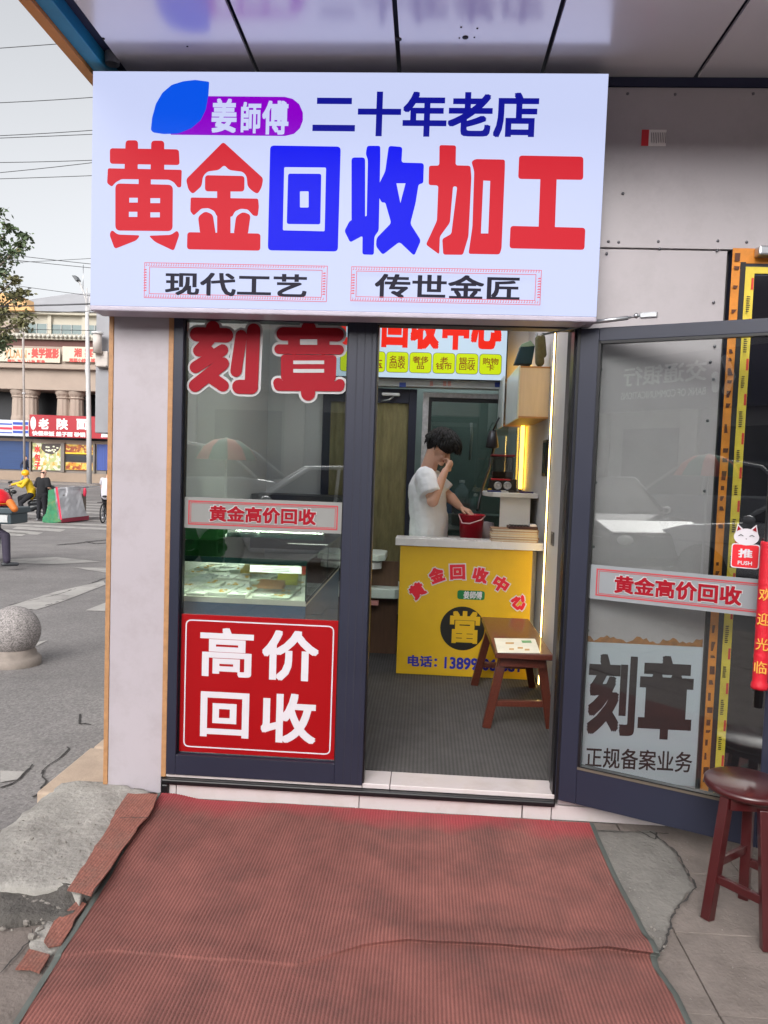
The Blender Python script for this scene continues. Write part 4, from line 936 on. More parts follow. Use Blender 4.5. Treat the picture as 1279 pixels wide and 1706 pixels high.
# right wall: cabinets, light strips, tablet, switch
for i, (y0, y1, lb) in enumerate(((1.93, 2.69, 'white wall cabinet with a beech edged end above the counter'), (3.0-.15, 3.19, 'further white wall cabinet with its door ajar'))):
    z0, z1 = (1.982, 2.345) if i == 0 else (2.0, 2.36); x = .622
    T = thing('wall_cabinet', lb, 'cabinet', (.73, y0, z0), 0, 'cabinets on the right wall')
    M_beech = mat('pale wood grain', (206, 190, 172), .45, 0, .06, 6, .05, 60, aniso=(8, 8, .6))
    MB().box(x+.012, .843, y0+.004, y1, z0+.012, z1-.012).build('carcass', M_beech, T)
    MB().box(x+.012, .843, y0, y1, z1-.012, z1).box(x+.012, .843, y0, y1, z0, z0+.012).build('edge_band', M_wood, T)
    if i == 0: MB().box(x, x+.012, y0-.004, y1, z0-.006, z1+.004).build('door', mat('pale grey lacquer', (196, 204, 202), .3), T, bev=.002)
    else:
        a, b_ = V((x, y0, 0)), V((x-.02, y0+.0, 0)); T2 = MB().hexa([(.60, 2.76, z0-.03), (.615, 2.76, z0-.03), (.615, 3.15, z0-.03), (.60, 3.15, z0-.03), (.60, 2.76, z1+.02), (.615, 2.76, z1+.02), (.615, 3.15, z1+.02), (.60, 3.15, z1+.02)]); T2.build('door', _mats['pale grey lacquer'], T, bev=.002)
M_led = emit('warm light strip', (255, 214, 120), 14, (250, 240, 200)); M_led2 = emit('amber light strip', (255, 196, 60), 8, (250, 220, 120))
T = thing('light_strip', 'long warm light strip running down the right wall at the counter', 'light strip', (.838, 1.76, .12))
MB().box(.838, .8445, 1.750, 1.780, .13, 3.0).build('channel', mat('satin brass', (190, 150, 90), .35, .6), T); MB().box(.8345, .8378, 1.757, 1.773, .13, 3.0).build('diffuser', M_led, T)
T = thing('light_strip', 'short amber light strip below the cabinet at the back corner', 'light strip', (.80, 3.1, 1.44))
MB().box(.800, .828, 3.06, 3.085, 1.46, 2.6).build('diffuser', M_led2, T); MB().box(.804, .826, 3.055, 3.09, 1.36, 1.459).build('end_piece', mat('dark bronze', (70, 52, 40), .4, .5), T)
T = thing('wall_tablet', 'black tablet mounted on the right wall beside the light strip', 'tablet', (.84, 1.95, 1.56))
MB().box(.832, .8445, 1.88, 2.05, 1.575, 1.835).build('body', M_black, T, bev=.006); MB().box(.8305, .8315, 1.895, 2.035, 1.595, 1.815).build('screen', mat('dark screen', (40, 44, 50), .1), T)
T = thing('wall_switch', 'small dark switch plate low on the right wall', 'switch', (.84, 1.5, 1.14)); MB().box(.837, .8445, 1.47, 1.56, 1.125, 1.215).build('plate', mat('dark plate', (86, 84, 82), .4), T, bev=.003); MB().box(.834, .8369, 1.495, 1.535, 1.14, 1.2).build('rocker', M_black, T)
T = thing('jewellery_bust', 'dark teal jewellery display bust on top of the wall cabinet', 'display bust', (.67, 2.02, 2.35))
q = [atY(x, y, 2.02) for x, y in ((857, 606), (862, 592), (868, 577), (884, 568), (891, 576), (886, 607))]
MB().prism(q, (0, .10, 0)).build('bust', mat('teal velvet', (24, 58, 74), .8), T, bev=.006)
q = [atY(x, y, 2.015) for x, y in ((866, 578), (869, 573), (884, 567), (891, 576), (882, 577))]; MB().prism(q, (0, .11, 0)).build('neck', mat('grey teal cloth', (128, 160, 152), .6), T, bev=.004)
T = thing('olive_cloth', 'olive cloth bundle hanging from a steel hook over the wall cabinet', 'cloth', (.78, 2.0, 2.35))
MB().cap(atY(897, 565, 2.0), atY(899, 603, 2.0), .025, .033).cap(atY(903, 563, 2.0), atY(904, 590, 2.0), .022, .028).build('cloth', mat('olive cloth', (92, 90, 66), .9, 0, .2, 20, .5), T)
MB().tube([atY(893, 556, 2.0), atY(897, 562, 2.0), atY(906, 556, 2.0)], .012, 8).build('hook', M_steel, T)
# left of the counter
T = thing('side_shelf', 'pale rounded side shelf seen past the left edge of the counter', 'shelf', (-.35, 2.4, .12))
def slab(px0, px1, pz0, pz1, y0, y1):
    a, b_ = atY(px0, pz0, y0), atY(px1, pz1, y0); r = .05
    return MB().prism([(a.x-.3, y0, b_.z), (b_.x-r, y0, b_.z), (b_.x, y0+r, b_.z), (b_.x, y1-r, b_.z), (b_.x-r, y1, b_.z), (a.x-.3, y1, b_.z)], (0, 0, a.z-b_.z))
slab(615, 641, 924, 936, 2.3, 2.7).build('upper_shelf', mat('pale green white laminate', (204, 214, 206), .35), T, bev=.006); slab(615, 634, 938, 949, 2.3, 2.68).build('upper_box', M_white, T)
slab(612, 668, 980, 999, 2.3, 2.75).build('lower_shelf', _mats['pale green white laminate'], T, bev=.008)
MB().box(-.60, -.19, 2.45, 2.47, .121, .86).build('brown_panel', mat('brown wood panel', (96, 68, 50), .6, 0, .2, 8, .1, 40, aniso=(6, 6, .7)), T)
p = atY(622, 998, 2.32); MB().box(p.x-.05, p.x+.04, 2.3, 2.34, p.z-.045, p.z-.012).build('pink_box', mat('pink card', (206, 140, 136), .6), T)

# bench by the counter
BN = thing('wooden_bench', 'dark brown wooden bench with splayed legs beside the yellow counter', 'bench', (.58, 1.2, .12))
M_bench = mat('dark stained wood', (82, 38, 27), .35, 0, .25, 10, .08, 60, coat=.3, aniso=(10, 1.5, 10))
sx0, sx1, sy0, sy1 = .418, .735, .69, 1.69
MB().box(sx0, sx1, sy0, sy1, .566, .60).build('seat', M_bench, BN, bev=.005)
for q in ((sx0+.03, sx1-.03, sy0+.07, sy0+.095), (sx0+.03, sx1-.03, sy1-.095, sy1-.07), (sx0+.04, sx0+.06, sy0+.096, sy1-.096), (sx1-.06, sx1-.04, sy0+.096, sy1-.096)): MB().box(*q, .503, .5655).build('apron', M_bench, BN, bev=.002)
for (fx, fy), (tx_, ty) in ((((.40), .855), (.475, .80)), ((.772, .90), (.685, .80)), ((.385, 1.70), (.475, 1.60)), ((.785, 1.72), (.685, 1.60))): MB().bar((fx, fy, .121), (tx_, ty, .566), .05, .04, up=(0, 1, 0)).build('leg', M_bench, BN, bev=.004)
for q in (((.425, .838, .27), (.745, .872, .27)), ((.41, 1.68, .27), (.76, 1.69, .27))): MB().bar(*q, .03, .035).build('stretcher', M_bench, BN, bev=.003)
PPR = thing('leaflet', 'printed white leaflet lying on the wooden bench', 'leaflet', (.57, .85, .601))
q = [atZ(x, y, .603) for x, y in ((829, 1087), (900, 1088), (891, 1064), (823, 1063))]; MB().prism(q, (0, 0, -.0015)).build('sheet', mat('cream paper', (226, 220, 202), .6), PPR)
PLf = Plane((0, 0, .6035), (1, 0, 0), (0, 1, 0))
m = Marks(PLf, .0003)
for x, y, w in ((842, 1070, 14), (848, 1080, 8), (862, 1078, 9), (874, 1081, 8)): m.px([(x, y), (x+w, y), (x+w, y+3), (x, y+3)])
m.build('print_mark', mat('ochre ink', (196, 156, 100), .6), PPR)
m = Marks(PLf, .0003); m.px([(868, 1067), (884, 1067), (886, 1071), (870, 1071)]); m.build('print_mark', mat('green ink', (110, 160, 110), .6), PPR)

# ------------------------------------------------------------------ glass display cases
M_cg = glass('case glass', (248, 252, 250), .03); M_cedge = mat('green glass edge', (26, 66, 60), .15)
def case(x0, x1, y0, y1, z0, zm, z1, lb):
    T = thing('display_case', lb, 'display case', ((x0+x1)/2, y0, .12), 0, 'glass jewellery cases')
    MB().box(x0, x1, y0, y1, .121, z0).build('base', mat('blue case base', (46, 92, 128), .4), T)
    MB().box(x0, x1, y0, y1, z0, zm).build('tray_floor', mat('cream case floor', (226, 226, 210), .5), T)
    b = MB(); t = .006
    b.box(x0, x1, y0, y0+t, zm, z1-t).box(x1-t, x1, y0+t, y1-t, zm, z1-t).box(x0, x1, y0, y1, z1-t, z1).box(x0, x1, y1-t, y1, zm, z1-t); b.build('glazing', M_cg, T)
    e = MB().box(x0, x1, y0-.0015, y0+.0035, z1-.026, z1+.0015).box(x1-.003, x1+.0015, y0+.004, y1, z1-.008, z1+.0015).box(x1-.004, x1+.0015, y0-.0015, y0+.003, zm, z1-.0081).box(x1-.004, x1+.0015, (y0+y1)*.55, (y0+y1)*.55+.006, zm, z1-.0081).box(x1-.002, x1+.002, y0, y1, zm-.012, zm); e.build('glass_edge', M_cedge, T)
    MB().box(x0+.01, x0+.03, y0+.02, y0+.04, zm, z1-.008).box(x0+.02, x1-.02, y0+.008, y0+.024, z1-.022, z1-.0065).build('case_light', emit('case light strip', (236, 246, 226), 40, (240, 240, 230)), T)
    return T
cz0, czm, cz1 = .905, .93, 1.128
CASE = case(-1.425, -.560, .17, 1.55, cz0, czm, cz1, 'glass jewellery case with a blue base just inside the shop window')
random.seed(17); cols = [(232, 232, 222), (216, 222, 206), (206, 214, 210), (238, 236, 226), (196, 202, 186)]
for i in range(7):
    for j in range(9):
        x, y = -1.33+i*.108+random.uniform(-.01, .01), .25+j*.135+random.uniform(-.01, .01)
        if random.random() < .12: continue
        h = random.uniform(.006, .02); k = random.choice(range(5))
        T = thing('jewellery_tray', 'small pale jewellery tray lying in rows in the glass case by the window', 'tray', (x, y, czm), 0, 'jewellery trays in the case')
        MB().box(x-.046, x+.046, y-.055, y+.055, czm+.0005, czm+h).build('tray', mat('tray %d' % k, cols[k], .5), T, bev=.003)
        b = MB()
        for _ in range(5):
            a, c = x+random.uniform(-.032, .032), y+random.uniform(-.04, .04); b.tube([(a+.008*cos(t*.7), c+.008*sin(t*.7), czm+h+.003) for t in range(9)], .0016, 5, closed=True)
        b.build('ornaments', mat(('silver ornament', 'gold ornament')[random.random() < .35], ((225, 225, 225), (226, 178, 70))[0], .3, .3) if random.random() < .7 else mat('gold ornament', (226, 178, 70), .3, .3), T)
for x, y, w, d, h, c, lb in ((-.78, .36, .13, .09, .03, (226, 150, 90), 'orange price card in the glass case near the window'), (-.72, .50, .11, .05, .05, (226, 214, 70), 'yellow label in the glass case near its right end'), (-.98, .86, .16, .12, .035, (186, 160, 72), 'gold coloured flat box in the glass case'), (-.66, .92, .13, .07, .04, (222, 84, 60), 'red label towards the back of the glass case'), (-.70, 1.2, .09, .06, .03, (226, 200, 60), 'yellow tag far back in the glass case')):
    MB().hexa([(x-w/2, y, czm+.022), (x+w/2, y, czm+.022), (x+w/2, y+d, czm+.022), (x-w/2, y+d, czm+.022), (x-w/2, y+.006, czm+.024+h*.4), (x+w/2, y+.006, czm+.024+h*.4), (x+w/2, y+d, czm+.026+h), (x-w/2, y+d, czm+.026+h)]).build('price_card', mat('card %d' % c[1], c, .5), label=lb, cat='card')
T = thing('licence_card', 'upright clear holder with a white printed strip in the glass case', 'card', (-.72, .24, czm))
MB().box(-.86, -.60, .262, .265, czm+.022, czm+.16).build('holder', glass('acrylic', (236, 240, 236), .06), T); MB().box(-.86, -.60, .2585, .2618, czm+.12, czm+.155).build('strip', white_v, T)
m = Marks(FY(.2583), .0)
for i in range(3): m.poly([(-.80, czm+.128+i*.008), (-.66, czm+.128+i*.008), (-.66, czm+.131+i*.008), (-.80, czm+.131+i*.008)])
m.build('print_line', mat('grey ink', (120, 110, 112), .5), T)
case(-1.425, -.70, 1.75, 2.3, .88, .90, 1.18, 'second glass case further back along the left wall')
for i, (x, w, h, c) in enumerate(((-1.05, .12, .12, (196, 192, 178)), (-.90, .10, .15, (170, 160, 140)), (-.78, .09, .10, (204, 200, 190)))):
    MB().box(x-w/2, x+w/2, 1.95, 2.05, .9005, .90+h).box(x-w/2-.006, x+w/2+.006, 1.94, 2.06, .9005+h, .915+h).build('gift_box', mat('box %d' % c[1], c, .5), label=('wide cream gift box in the second case', 'tall tan gift box in the second case', 'small white gift box in the second case')[i], cat='box', bev=.003)
MB().box(-1.38, -.62, 1.50, 1.53, 1.095, 1.12).build('case_light', emit('case light strip', (236, 246, 226), 40, (240, 240, 230)), CASE)
T = thing('green_box', 'bright green cloth covered box on the glass case at the left edge of the window', 'box', (-1.30, .95, 1.13))
MB().box(-1.42, -1.22, .93, 1.12, cz1+.001, cz1+.11).cap((-1.22, .98, 1.18), (-1.22, 1.05, 1.18), .03).build('box', mat('green cloth', (30, 120, 44), .8), T, bev=.012)
T = thing('dark_cabinet', 'dark cabinet standing at the back left of the shop', 'cabinet', (-.9, 2.8, .12))
MB().box(-1.42, -.62, 2.6, 3.0, .121, 1.35).build('body', mat('charcoal laminate', (52, 52, 54), .5), T, bev=.004); MB().box(-1.02, -1.01, 2.594, 2.5995, .2, 1.3).build('door_gap', M_black, T)
b = MB()
for i in range(34): b.ell((-1.10+i*.0145, 2.59, 1.30), .0035, 6, 4)
b.build('light_beads', emit('white light beads', (240, 246, 230), 5, (240, 240, 230)), T)

# outdoor stool
ST = thing('round_stool', 'dark red wooden stool with a round seat outside by the open door', 'stool', (1.24, -.64, 0))
M_stool = mat('dark red lacquered wood', (64, 18, 20), .3, 0, .15, 5, .0, 50, coat=.4, aniso=(3, 3, .6))
sc = atZ(1246, 1303, .468); sc = V((sc.x, sc.y, 0)); R_ = .152
MB().lathe([(0, .470), (R_*.93, .470), (R_, .463), (R_*1.0, .450), (R_*.95, .440), (0, .440)], sc, 40).build('seat', M_stool, ST)
ft = [atZ(1178, 1531, 0), atZ(1277, 1584, 0), atZ(1239, 1496, 0)]
ft.append(ft[1]+ft[2]-ft[0])
for p in ft:
    d = (V((p.x, p.y, 0))-sc); tp = sc+d*.62+V((0, 0, .44)); MB().bar(p, tp, .036, .036, up=(d.x, d.y, .01)).build('leg', M_stool, ST, bev=.003)
def legp(i, z): p = ft[i]; d = (V((p.x, p.y, 0))-sc); return V((p.x, p.y, 0)).lerp(sc+d*.62, z/.44)+V((0, 0, z))
for i, j, z in ((0, 2, .20), (0, 1, .15), (2, 3, .15), (1, 3, .20)): MB().bar(legp(i, z), legp(j, z), .018, .03).build('stretcher', M_stool, ST, bev=.002)
for q in (-.10, .085): MB().box(sc.x-.10, sc.x+.10, sc.y+q, sc.y+q+.015, .40, .4395).build('apron', M_stool, ST)
# ------------------------------------------------------------------ people
SKIN = mat('skin', (212, 166, 144), .5, 0, .05, 10)
def figure(T, J, c, vox=.012, sleeve=.5, hand=True, hair='short', face=True, shoe=(60, 60, 62), bulk=1.0):
    """one continuous skinned body plus clothing; J holds world-space joints, J['f'] is where the face looks"""
    f = V(J['f']).normalized(); hd = V(J['head']); nk = V(J['neck']); up = V(J.get('up', (hd-nk).normalized()+V((0, 0, 1)))).normalized()
    sd = f.cross(up).normalized(); up = sd.cross(f).normalized(); R = Matrix((sd, f, up)).transposed()
    def H(x, y, z): return hd+sd*x+f*y+up*z
    ch, pv = V(J['chest']), V(J['pelvis'])
    fw = V(J.get('bf', f)); fw.z = 0; fw.normalize()
    B = MB()
    B.ell(hd+up*.025-f*.012, (.074, .092, .098), 18, 14, R).ell(H(0, .028, -.042), (.055, .060, .068), 16, 12, R).cap(H(0, .086, .0), H(0, .102, -.028), .011, .014, 8).ell(H(0, .074, -.088), (.026, .020, .018), 10, 8, R)
    for s in (-1, 1): B.ell(H(s*.076, -.008, -.012), (.010, .021, .032), 10, 8, R).ell(H(s*.034, .072, -.03), (.022, .018, .02), 8, 6, R)
    B.cap(H(0, .088, -.058), H(0, .084, -.066), .012, .012, 8)
    B.cap(nk-V((0, 0, .03)), hd-up*.05-f*.025, .064, .058)
    B.cap(pv, ch, .11*bulk, .12*bulk, 14, fw, .72).cap(ch, nk, .10*bulk, .055, 12, fw, .75)
    for s in 'LR':
        sh, el, wr = V(J['sh'+s]), V(J['el'+s]), V(J['wr'+s])
        B.cap(ch+V((0, 0, .05)), sh, .06, .05).cap(sh, el, .046*bulk, .038).cap(el, wr, .040*bulk, .026)
        ha = V(J['ha'+s]); d = (ha-wr); d.normalize(); pn = V(J.get('pn'+s, (0, 0, -1))); pn = (pn-d*pn.dot(d)).normalized(); sp = d.cross(pn)
        B.cap(wr, wr+d*.075, .026, .034, 10, pn, .55)
        if hand:
            ts = J.get('th'+s, 1)
            for k, (o, L) in enumerate(((-.027, .062), (-.009, .072), (.009, .068), (.026, .052))):
                a = wr+d*.085+sp*o; cu = J.get('curl'+s, .25); m1 = a+d*L*(.58-.3*cu)+pn*(.004+.026*cu); m2 = m1+d*L*(.35-.6*cu)+pn*(.014+.016*cu); B.cap(a-d*.02, m1, .0088, .0082, 7).cap(m1, m2, .0082, .0072, 7)
            a = wr+d*.03+sp*(.026*-ts); B.cap(a, a+d*.035+sp*(.028*-ts)+pn*.008, .011, .0095, 7).cap(a+d*.035+sp*(.028*-ts)+pn*.008, a+d*.062+sp*(.026*-ts)+pn*.016, .0095, .0078, 7)
        hp, kn, an = V(J['hip'+s]), V(J['kn'+s]), V(J['an'+s])
        B.cap(hp, kn, .075*bulk, .052).cap(kn, an, .052, .036)
    B.build('body', SKIN if not J.get('skin') else J['skin'], T, remesh=vox*.62)
    # shirt
    C = MB(); M_t = c['top']
    C.cap(pv-V((0, 0, J.get('hem', .05))), pv+V((0, 0, .10)), .165*bulk, .165*bulk, 18, fw, .78).cap(pv+V((0, 0, .05)), ch, .165*bulk, .168*bulk, 18, fw, .74).cap(ch, nk-V((0, 0, .05)), .15*bulk, .082, 16, fw, .74)
    for s in 'LR':
        sh, el, wr = V(J['sh'+s]), V(J['el'+s]), V(J['wr'+s]); C.cap(ch+V((0, 0, .07)), sh, .085*bulk, .074*bulk)
        if sleeve <= 1: C.tube([sh-(el-sh)*.15, sh, sh.lerp(el, sleeve)], [.05*bulk, .078*bulk, .080*bulk], 14)
        else: C.cap(sh, el, .070*bulk, .056*bulk).cap(el, el.lerp(wr, sleeve-1), .056*bulk, .042*bulk)
    so_ = C.build('shirt', M_t, T, remesh=vox)
    dx = bpy.data.textures.get('folds') or bpy.data.textures.new('folds', 'CLOUDS'); dx.noise_scale = .07; dx.noise_depth = 2
    dm = so_.modifiers.new('folds', 'DISPLACE'); dm.texture = dx; dm.strength = .014; dm.mid_level = .5; dm.texture_coords = 'LOCAL'
    G = MB()
    for s in 'LR':
        hp, kn, an = V(J['hip'+s]), V(J['kn'+s]), V(J['an'+s]); G.cap(pv, hp, .125*bulk, .105*bulk, 14).cap(hp, kn, .100*bulk, .072).cap(kn, an+V((0, 0, .02)), .074, .060)
    G.build('trousers', c['leg'], T, remesh=vox)
    for s in 'LR':
        an = V(J['an'+s]); tf = V(J.get('toe'+s, J.get('bf', f))); tf.z = 0; tf.normalize()
        MB().cap(an+V((0, 0, -.035))-tf*.04, an+V((0, 0, -.045))+tf*.15, .042, .036, 12, (0, 0, 1), .85).build('shoe', mat('shoe %d %d %d' % shoe, shoe, .5), T)
    if hair:
        Hh = MB(); random.seed(31)
        if hair == 'mop':
            Hh.ell(H(0, -.004, .060), (.092, .112, .090), 18, 12, R).ell(H(0, -.06, .01), (.078, .055, .07), 14, 10, R)
            for k in range(900):
                t = random.uniform(0, 2*pi); e = random.uniform(-.35, 1.0)**1
                rr_ = sqrt(max(0, 1-e*e)); nx, ny, nz = cos(t)*rr_, sin(t)*rr_, e
                if ny > .35 and e < .05: continue
                if abs(nx) > .6 and e < -.1 and ny > -.1: continue
                base = H(nx*.088, -.004+ny*.108, .058+nz*.086); sw = random.uniform(-.5, .5)
                d1 = (sd*(nx+sw)+f*(ny*.7+.35)+up*(nz*.9+.15)).normalized(); L = random.uniform(.022, .042)
                m1 = base+d1*L*.6; m2 = m1+(d1*.6+f*.3-up*.75+sd*sw*.4).normalized()*L*.9; m3 = m2+(f*.25-up+sd*sw*.5).normalized()*L*.6
                Hh.tube([base-d1*.01, m1, m2, m3], [.009, .008, .0055, .001], 5, caps=False)
            for k in range(120):
                t = random.uniform(-1, 1); base = H(t*.075, .080+.028*(1-t*t), .088+random.uniform(-.018, .018)); sw = random.uniform(-.5, .5)
                m1 = base+f*.018-up*.008+sd*sw*.01; m2 = m1-up*random.uniform(.014, .026)+f*.008+sd*sw*.016; m3 = m2-up*.012+sd*sw*.012
                Hh.tube([base-f*.01, m1, m2, m3], [.008, .0075, .0055, .001], 5, caps=False)
            Hh.build('hair', c['hair'], T)
        elif hair == 'short':
            Hh.ell(H(0, -.026, .045), (.080, .092, .082), 16, 12, R).cap(H(0, -.08, .0), H(0, -.085, -.03), .045, .03, 10).cap(H(0, .03, .10), H(0, .06, .085), .045, .03); Hh.build('hair', c['hair'], T, remesh=.012)
        elif hair == 'thin':
            Hh.cap(H(-.05, -.06, .0), H(.05, -.06, .0), .042, .042, 10); Hh.build('hair', c['hair'], T, remesh=.012)
        elif hair == 'helmet':
            Hh.lathe([(.0, .145), (.06, .138), (.105, .105), (.125, .05), (.128, -.01), (.120, -.02)], (0, 0, 0), 20)
            Hh.v = [hd+R @ (p+V((0, -.012, 0))) for p in Hh.v]; Hh.build('helmet', c['hair'], T)
            MB().ell(H(0, -.09, -.03), (.075, .035, .05), 12, 8, R).build('helmet_pad', c['hair'], T)
    if face:
        E_ = MB()
        for s in (-1, 1): E_.ell(H(s*.033, .080, .004), (.013, .008, .0045), 10, 6, R)
        E_.build('eyes', mat('dark eyes', (36, 26, 24), .3), T)
        Q = MB()
        for s in (-1, 1): Q.cap(H(s*.02, .083, .026), H(s*.05, .074, .024), .005, .004, 6)
        Q.build('eyebrows', mat('black hair', (22, 20, 24), .55, 0, .2, 60), T)
        MB().cap(H(-.02, .083, -.062), H(.02, .083, -.062), .006, .006, 8).build('lips', mat('lips', (166, 92, 84), .5), T)
M_hair = mat('black hair soft', (13, 11, 13), .7, 0, .2, 60, .4, 200)
M_tee = mat('white cotton', (232, 234, 238), .85, 0, .03, 5, .35, 14)
# the shopkeeper: standing side on behind the counter, right hand at his face, left hand over the bucket
T = thing('person', 'person in a white T-shirt behind the counter, head bowed, one hand at the face', 'person', (.02, 2.35, .12))
f0 = V((.80, -.34, -.52)).normalized()
J = dict(f=f0, bf=(.9, -.3, 0), head=(.098, 2.33, 1.758), neck=(.012, 2.35, 1.615), up=(.62, -.15, .8), chest=(.012, 2.35, 1.42), pelvis=(.035, 2.35, 1.10), hem=.02,
         shR=(-.005, 2.185, 1.535), elR=(.055, 2.10, 1.365), wrR=(.140, 2.16, 1.590), haR=(.185, 2.215, 1.655), pnR=(-.55, .6, .3), thR=1, curlR=.85,
         shL=(.03, 2.50, 1.53), elL=(.20, 2.47, 1.38), wrL=(.272, 2.36, 1.315), haL=(.34, 2.31, 1.285), pnL=(0, 0, -1), thL=1,
         hipR=(.03, 2.26, .98), knR=(.05, 2.25, .58), anR=(.03, 2.25, .20), hipL=(.04, 2.44, .98), knL=(.07, 2.45, .58), anL=(.04, 2.45, .20))
figure(T, J, dict(top=M_tee, leg=mat('olive grey trousers', (84, 92, 82), .85), hair=M_hair), vox=.009, sleeve=.74, hair='mop', bulk=1.13)
# people on the street
def stand(px, h, face_yaw, lean=0.0, Y=None):
    """joints of a standing figure whose feet are at road point px; face_yaw 0 looks away along +Y, positive turns to +X"""
    q = road_quad([px])[0] if Y is None else V((atY(px[0], px[1], Y).x, Y, gz(Y))); k = h/1.72
    c, s = cos(face_yaw), sin(face_yaw)
    def W(x, y, z): return V((q.x+(x*c+y*s)*k, q.y+(-x*s+y*c)*k, q.z+z*k))
    J = dict(f=V((s, c, 0)), bf=V((s, c, 0)), pelvis=W(0, 0, .95), chest=W(0, .02+lean*.5, 1.28), neck=W(0, .02+lean, 1.46), head=W(0, .05+lean*1.3, 1.60), hem=.06,
             shL=W(-.18, .02+lean, 1.40), shR=W(.18, .02+lean, 1.40), hipL=W(-.09, 0, .88), hipR=W(.09, 0, .88), knL=W(-.11, .01, .48), knR=W(.11, .02, .48), anL=W(-.12, -.02, .08), anR=W(.12, .02, .08))
    return J, W, q
T = thing('person', 'person in black seen from behind, standing beside the covered cart on the crossing', 'person', road_quad([(69, 868)])[0])
J, W, q = stand((69, 868), 1.72, .25, .03); J['f'] = V((.35, .75, -.45)); J.update(elL=W(-.27, .02, 1.14), wrL=W(-.20, .22, 1.05), haL=W(-.15, .30, 1.05), elR=W(.27, .02, 1.14), wrR=W(.20, .22, 1.05), haR=W(.15, .30, 1.05))
M_blk = mat('black cotton', (24, 24, 28), .9)
figure(T, J, dict(top=M_blk, leg=mat('black trousers', (28, 28, 34), .9), hair=mat('thin dark hair', (70, 52, 46), .8)), vox=.016, sleeve=1.0, hand=False, hair='thin', face=False, shoe=(120, 120, 124), bulk=1.12)
T = thing('person', 'person in a dark jacket and jeans walking past the blue shutter across the street', 'person', (-27.2, 43.6, gz(43.6)))
J, W, q = stand((41, 800), 1.75, 1.75, 0, 43.6); J.update(knL=W(-.11, .10, .48), anL=W(-.12, .16, .08), anR=W(.12, -.16, .10), elL=W(-.26, -.03, 1.12), wrL=W(-.26, .10, .92), haL=W(-.26, .14, .84), elR=W(.26, -.1, 1.14), wrR=W(.25, -.08, .90), haR=W(.25, -.08, .82))
figure(T, J, dict(top=mat('navy jacket', (40, 50, 78), .8), leg=mat('blue jeans', (104, 128, 160), .85), hair=M_hair), vox=.02, sleeve=1.9, hand=False, face=False, shoe=(150, 60, 56))

# ------------------------------------------------------------------ two-wheelers
M_tyre = mat('tyre rubber', (28, 28, 30), .8); M_chrome = mat('dull chrome', (150, 150, 154), .3, .9)
def wheel(T, c, r, ax, w=.03, spokes=0):
    ax = V(ax).normalized(); a = ax.orthogonal().normalized(); b = ax.cross(a); c = V(c)
    pts = [c+(a*cos(2*pi*i/28)+b*sin(2*pi*i/28))*(r-w) for i in range(28)]
    t = MB().tube(pts, w, 10, closed=True).build('tyre', M_tyre, T)
    h = MB().tube([c-ax*w, c+ax*w], r*.16, 12).tube([c+(a*cos(2*pi*i/28)+b*sin(2*pi*i/28))*(r-2*w) for i in range(28)], w*.4, 6, closed=True)
    for i in range(spokes or 6): t_ = 2*pi*i/(spokes or 6); h.tube([c, c+(a*cos(t_)+b*sin(t_))*(r-2*w)], .004 if spokes else w*.45, 5)
    h.build('rim', M_chrome, T)
def scooter(name, lb, base, yaw, col_, box=None):
    """moped standing at base, nose along yaw"""
    T = thing(name, lb, 'scooter', base, 0); c, s = cos(yaw), sin(yaw); bz = base[2]
    def W(x, y, z): return V((base[0]+x*c-y*s, base[1]+x*s+y*c, bz+z))
    sdv = V((-s, c, 0))
    wheel(T, W(.62, 0, .24), .24, sdv, .045); wheel(T, W(-.60, 0, .24), .24, sdv, .045)
    Mb = mat('scooter paint %d' % col_[0], col_, .3, 0, .05, 5)
    B = MB(); B.cap(W(-.75, 0, .60), W(-.22, 0, .56), .12, .13, 12, (0, 0, 1), .8).cap(W(-.55, 0, .5), W(-.15, 0, .36), .13, .11).cap(W(-.2, 0, .30), W(.30, 0, .30), .12, .12, 12, (0, 0, 1), .4).cap(W(.34, 0, .34), W(.48, 0, .92), .13, .12, 12, (c, s, 0), .5).cap(W(.52, 0, .90), W(.56, 0, .98), .10, .08)
    B.build('body', Mb, T, remesh=.02)
    MB().cap(W(-.80, 0, .76), W(-.10, 0, .74), .11, .12, 12, (0, 0, 1), .4).build('seat', M_black, T)
    MB().tube([W(.62, 0, .24), W(.46, 0, .95)], .025, 8).build('fork', M_chrome, T)
    MB().tube([W(.36, -.32, 1.06), W(.46, -.14, 1.03), W(.46, .14, 1.03), W(.36, .32, 1.06)], .015, 8).build('handlebar', M_black, T)
    for k in (-1, 1): MB().tube([W(.42, k*.22, 1.05), W(.44, k*.30, 1.22)], .006, 6).ell(W(.44, k*.32, 1.26), (.05, .05, .04), 10, 8).build('mirror', M_black, T)
    MB().ell(W(.60, 0, .86), .06, 12, 8).build('headlight', mat('lamp lens', (220, 220, 214), .15), T); MB().ell(W(-.86, 0, .62), .045, 10, 8).build('tail_light', mat('red lens', (170, 20, 24), .2), T)
    MB().tube([W(-.05, .10, .28), W(-.10, .24, .02)], .012, 6).build('kick_stand', M_chrome, T)
    return T, W
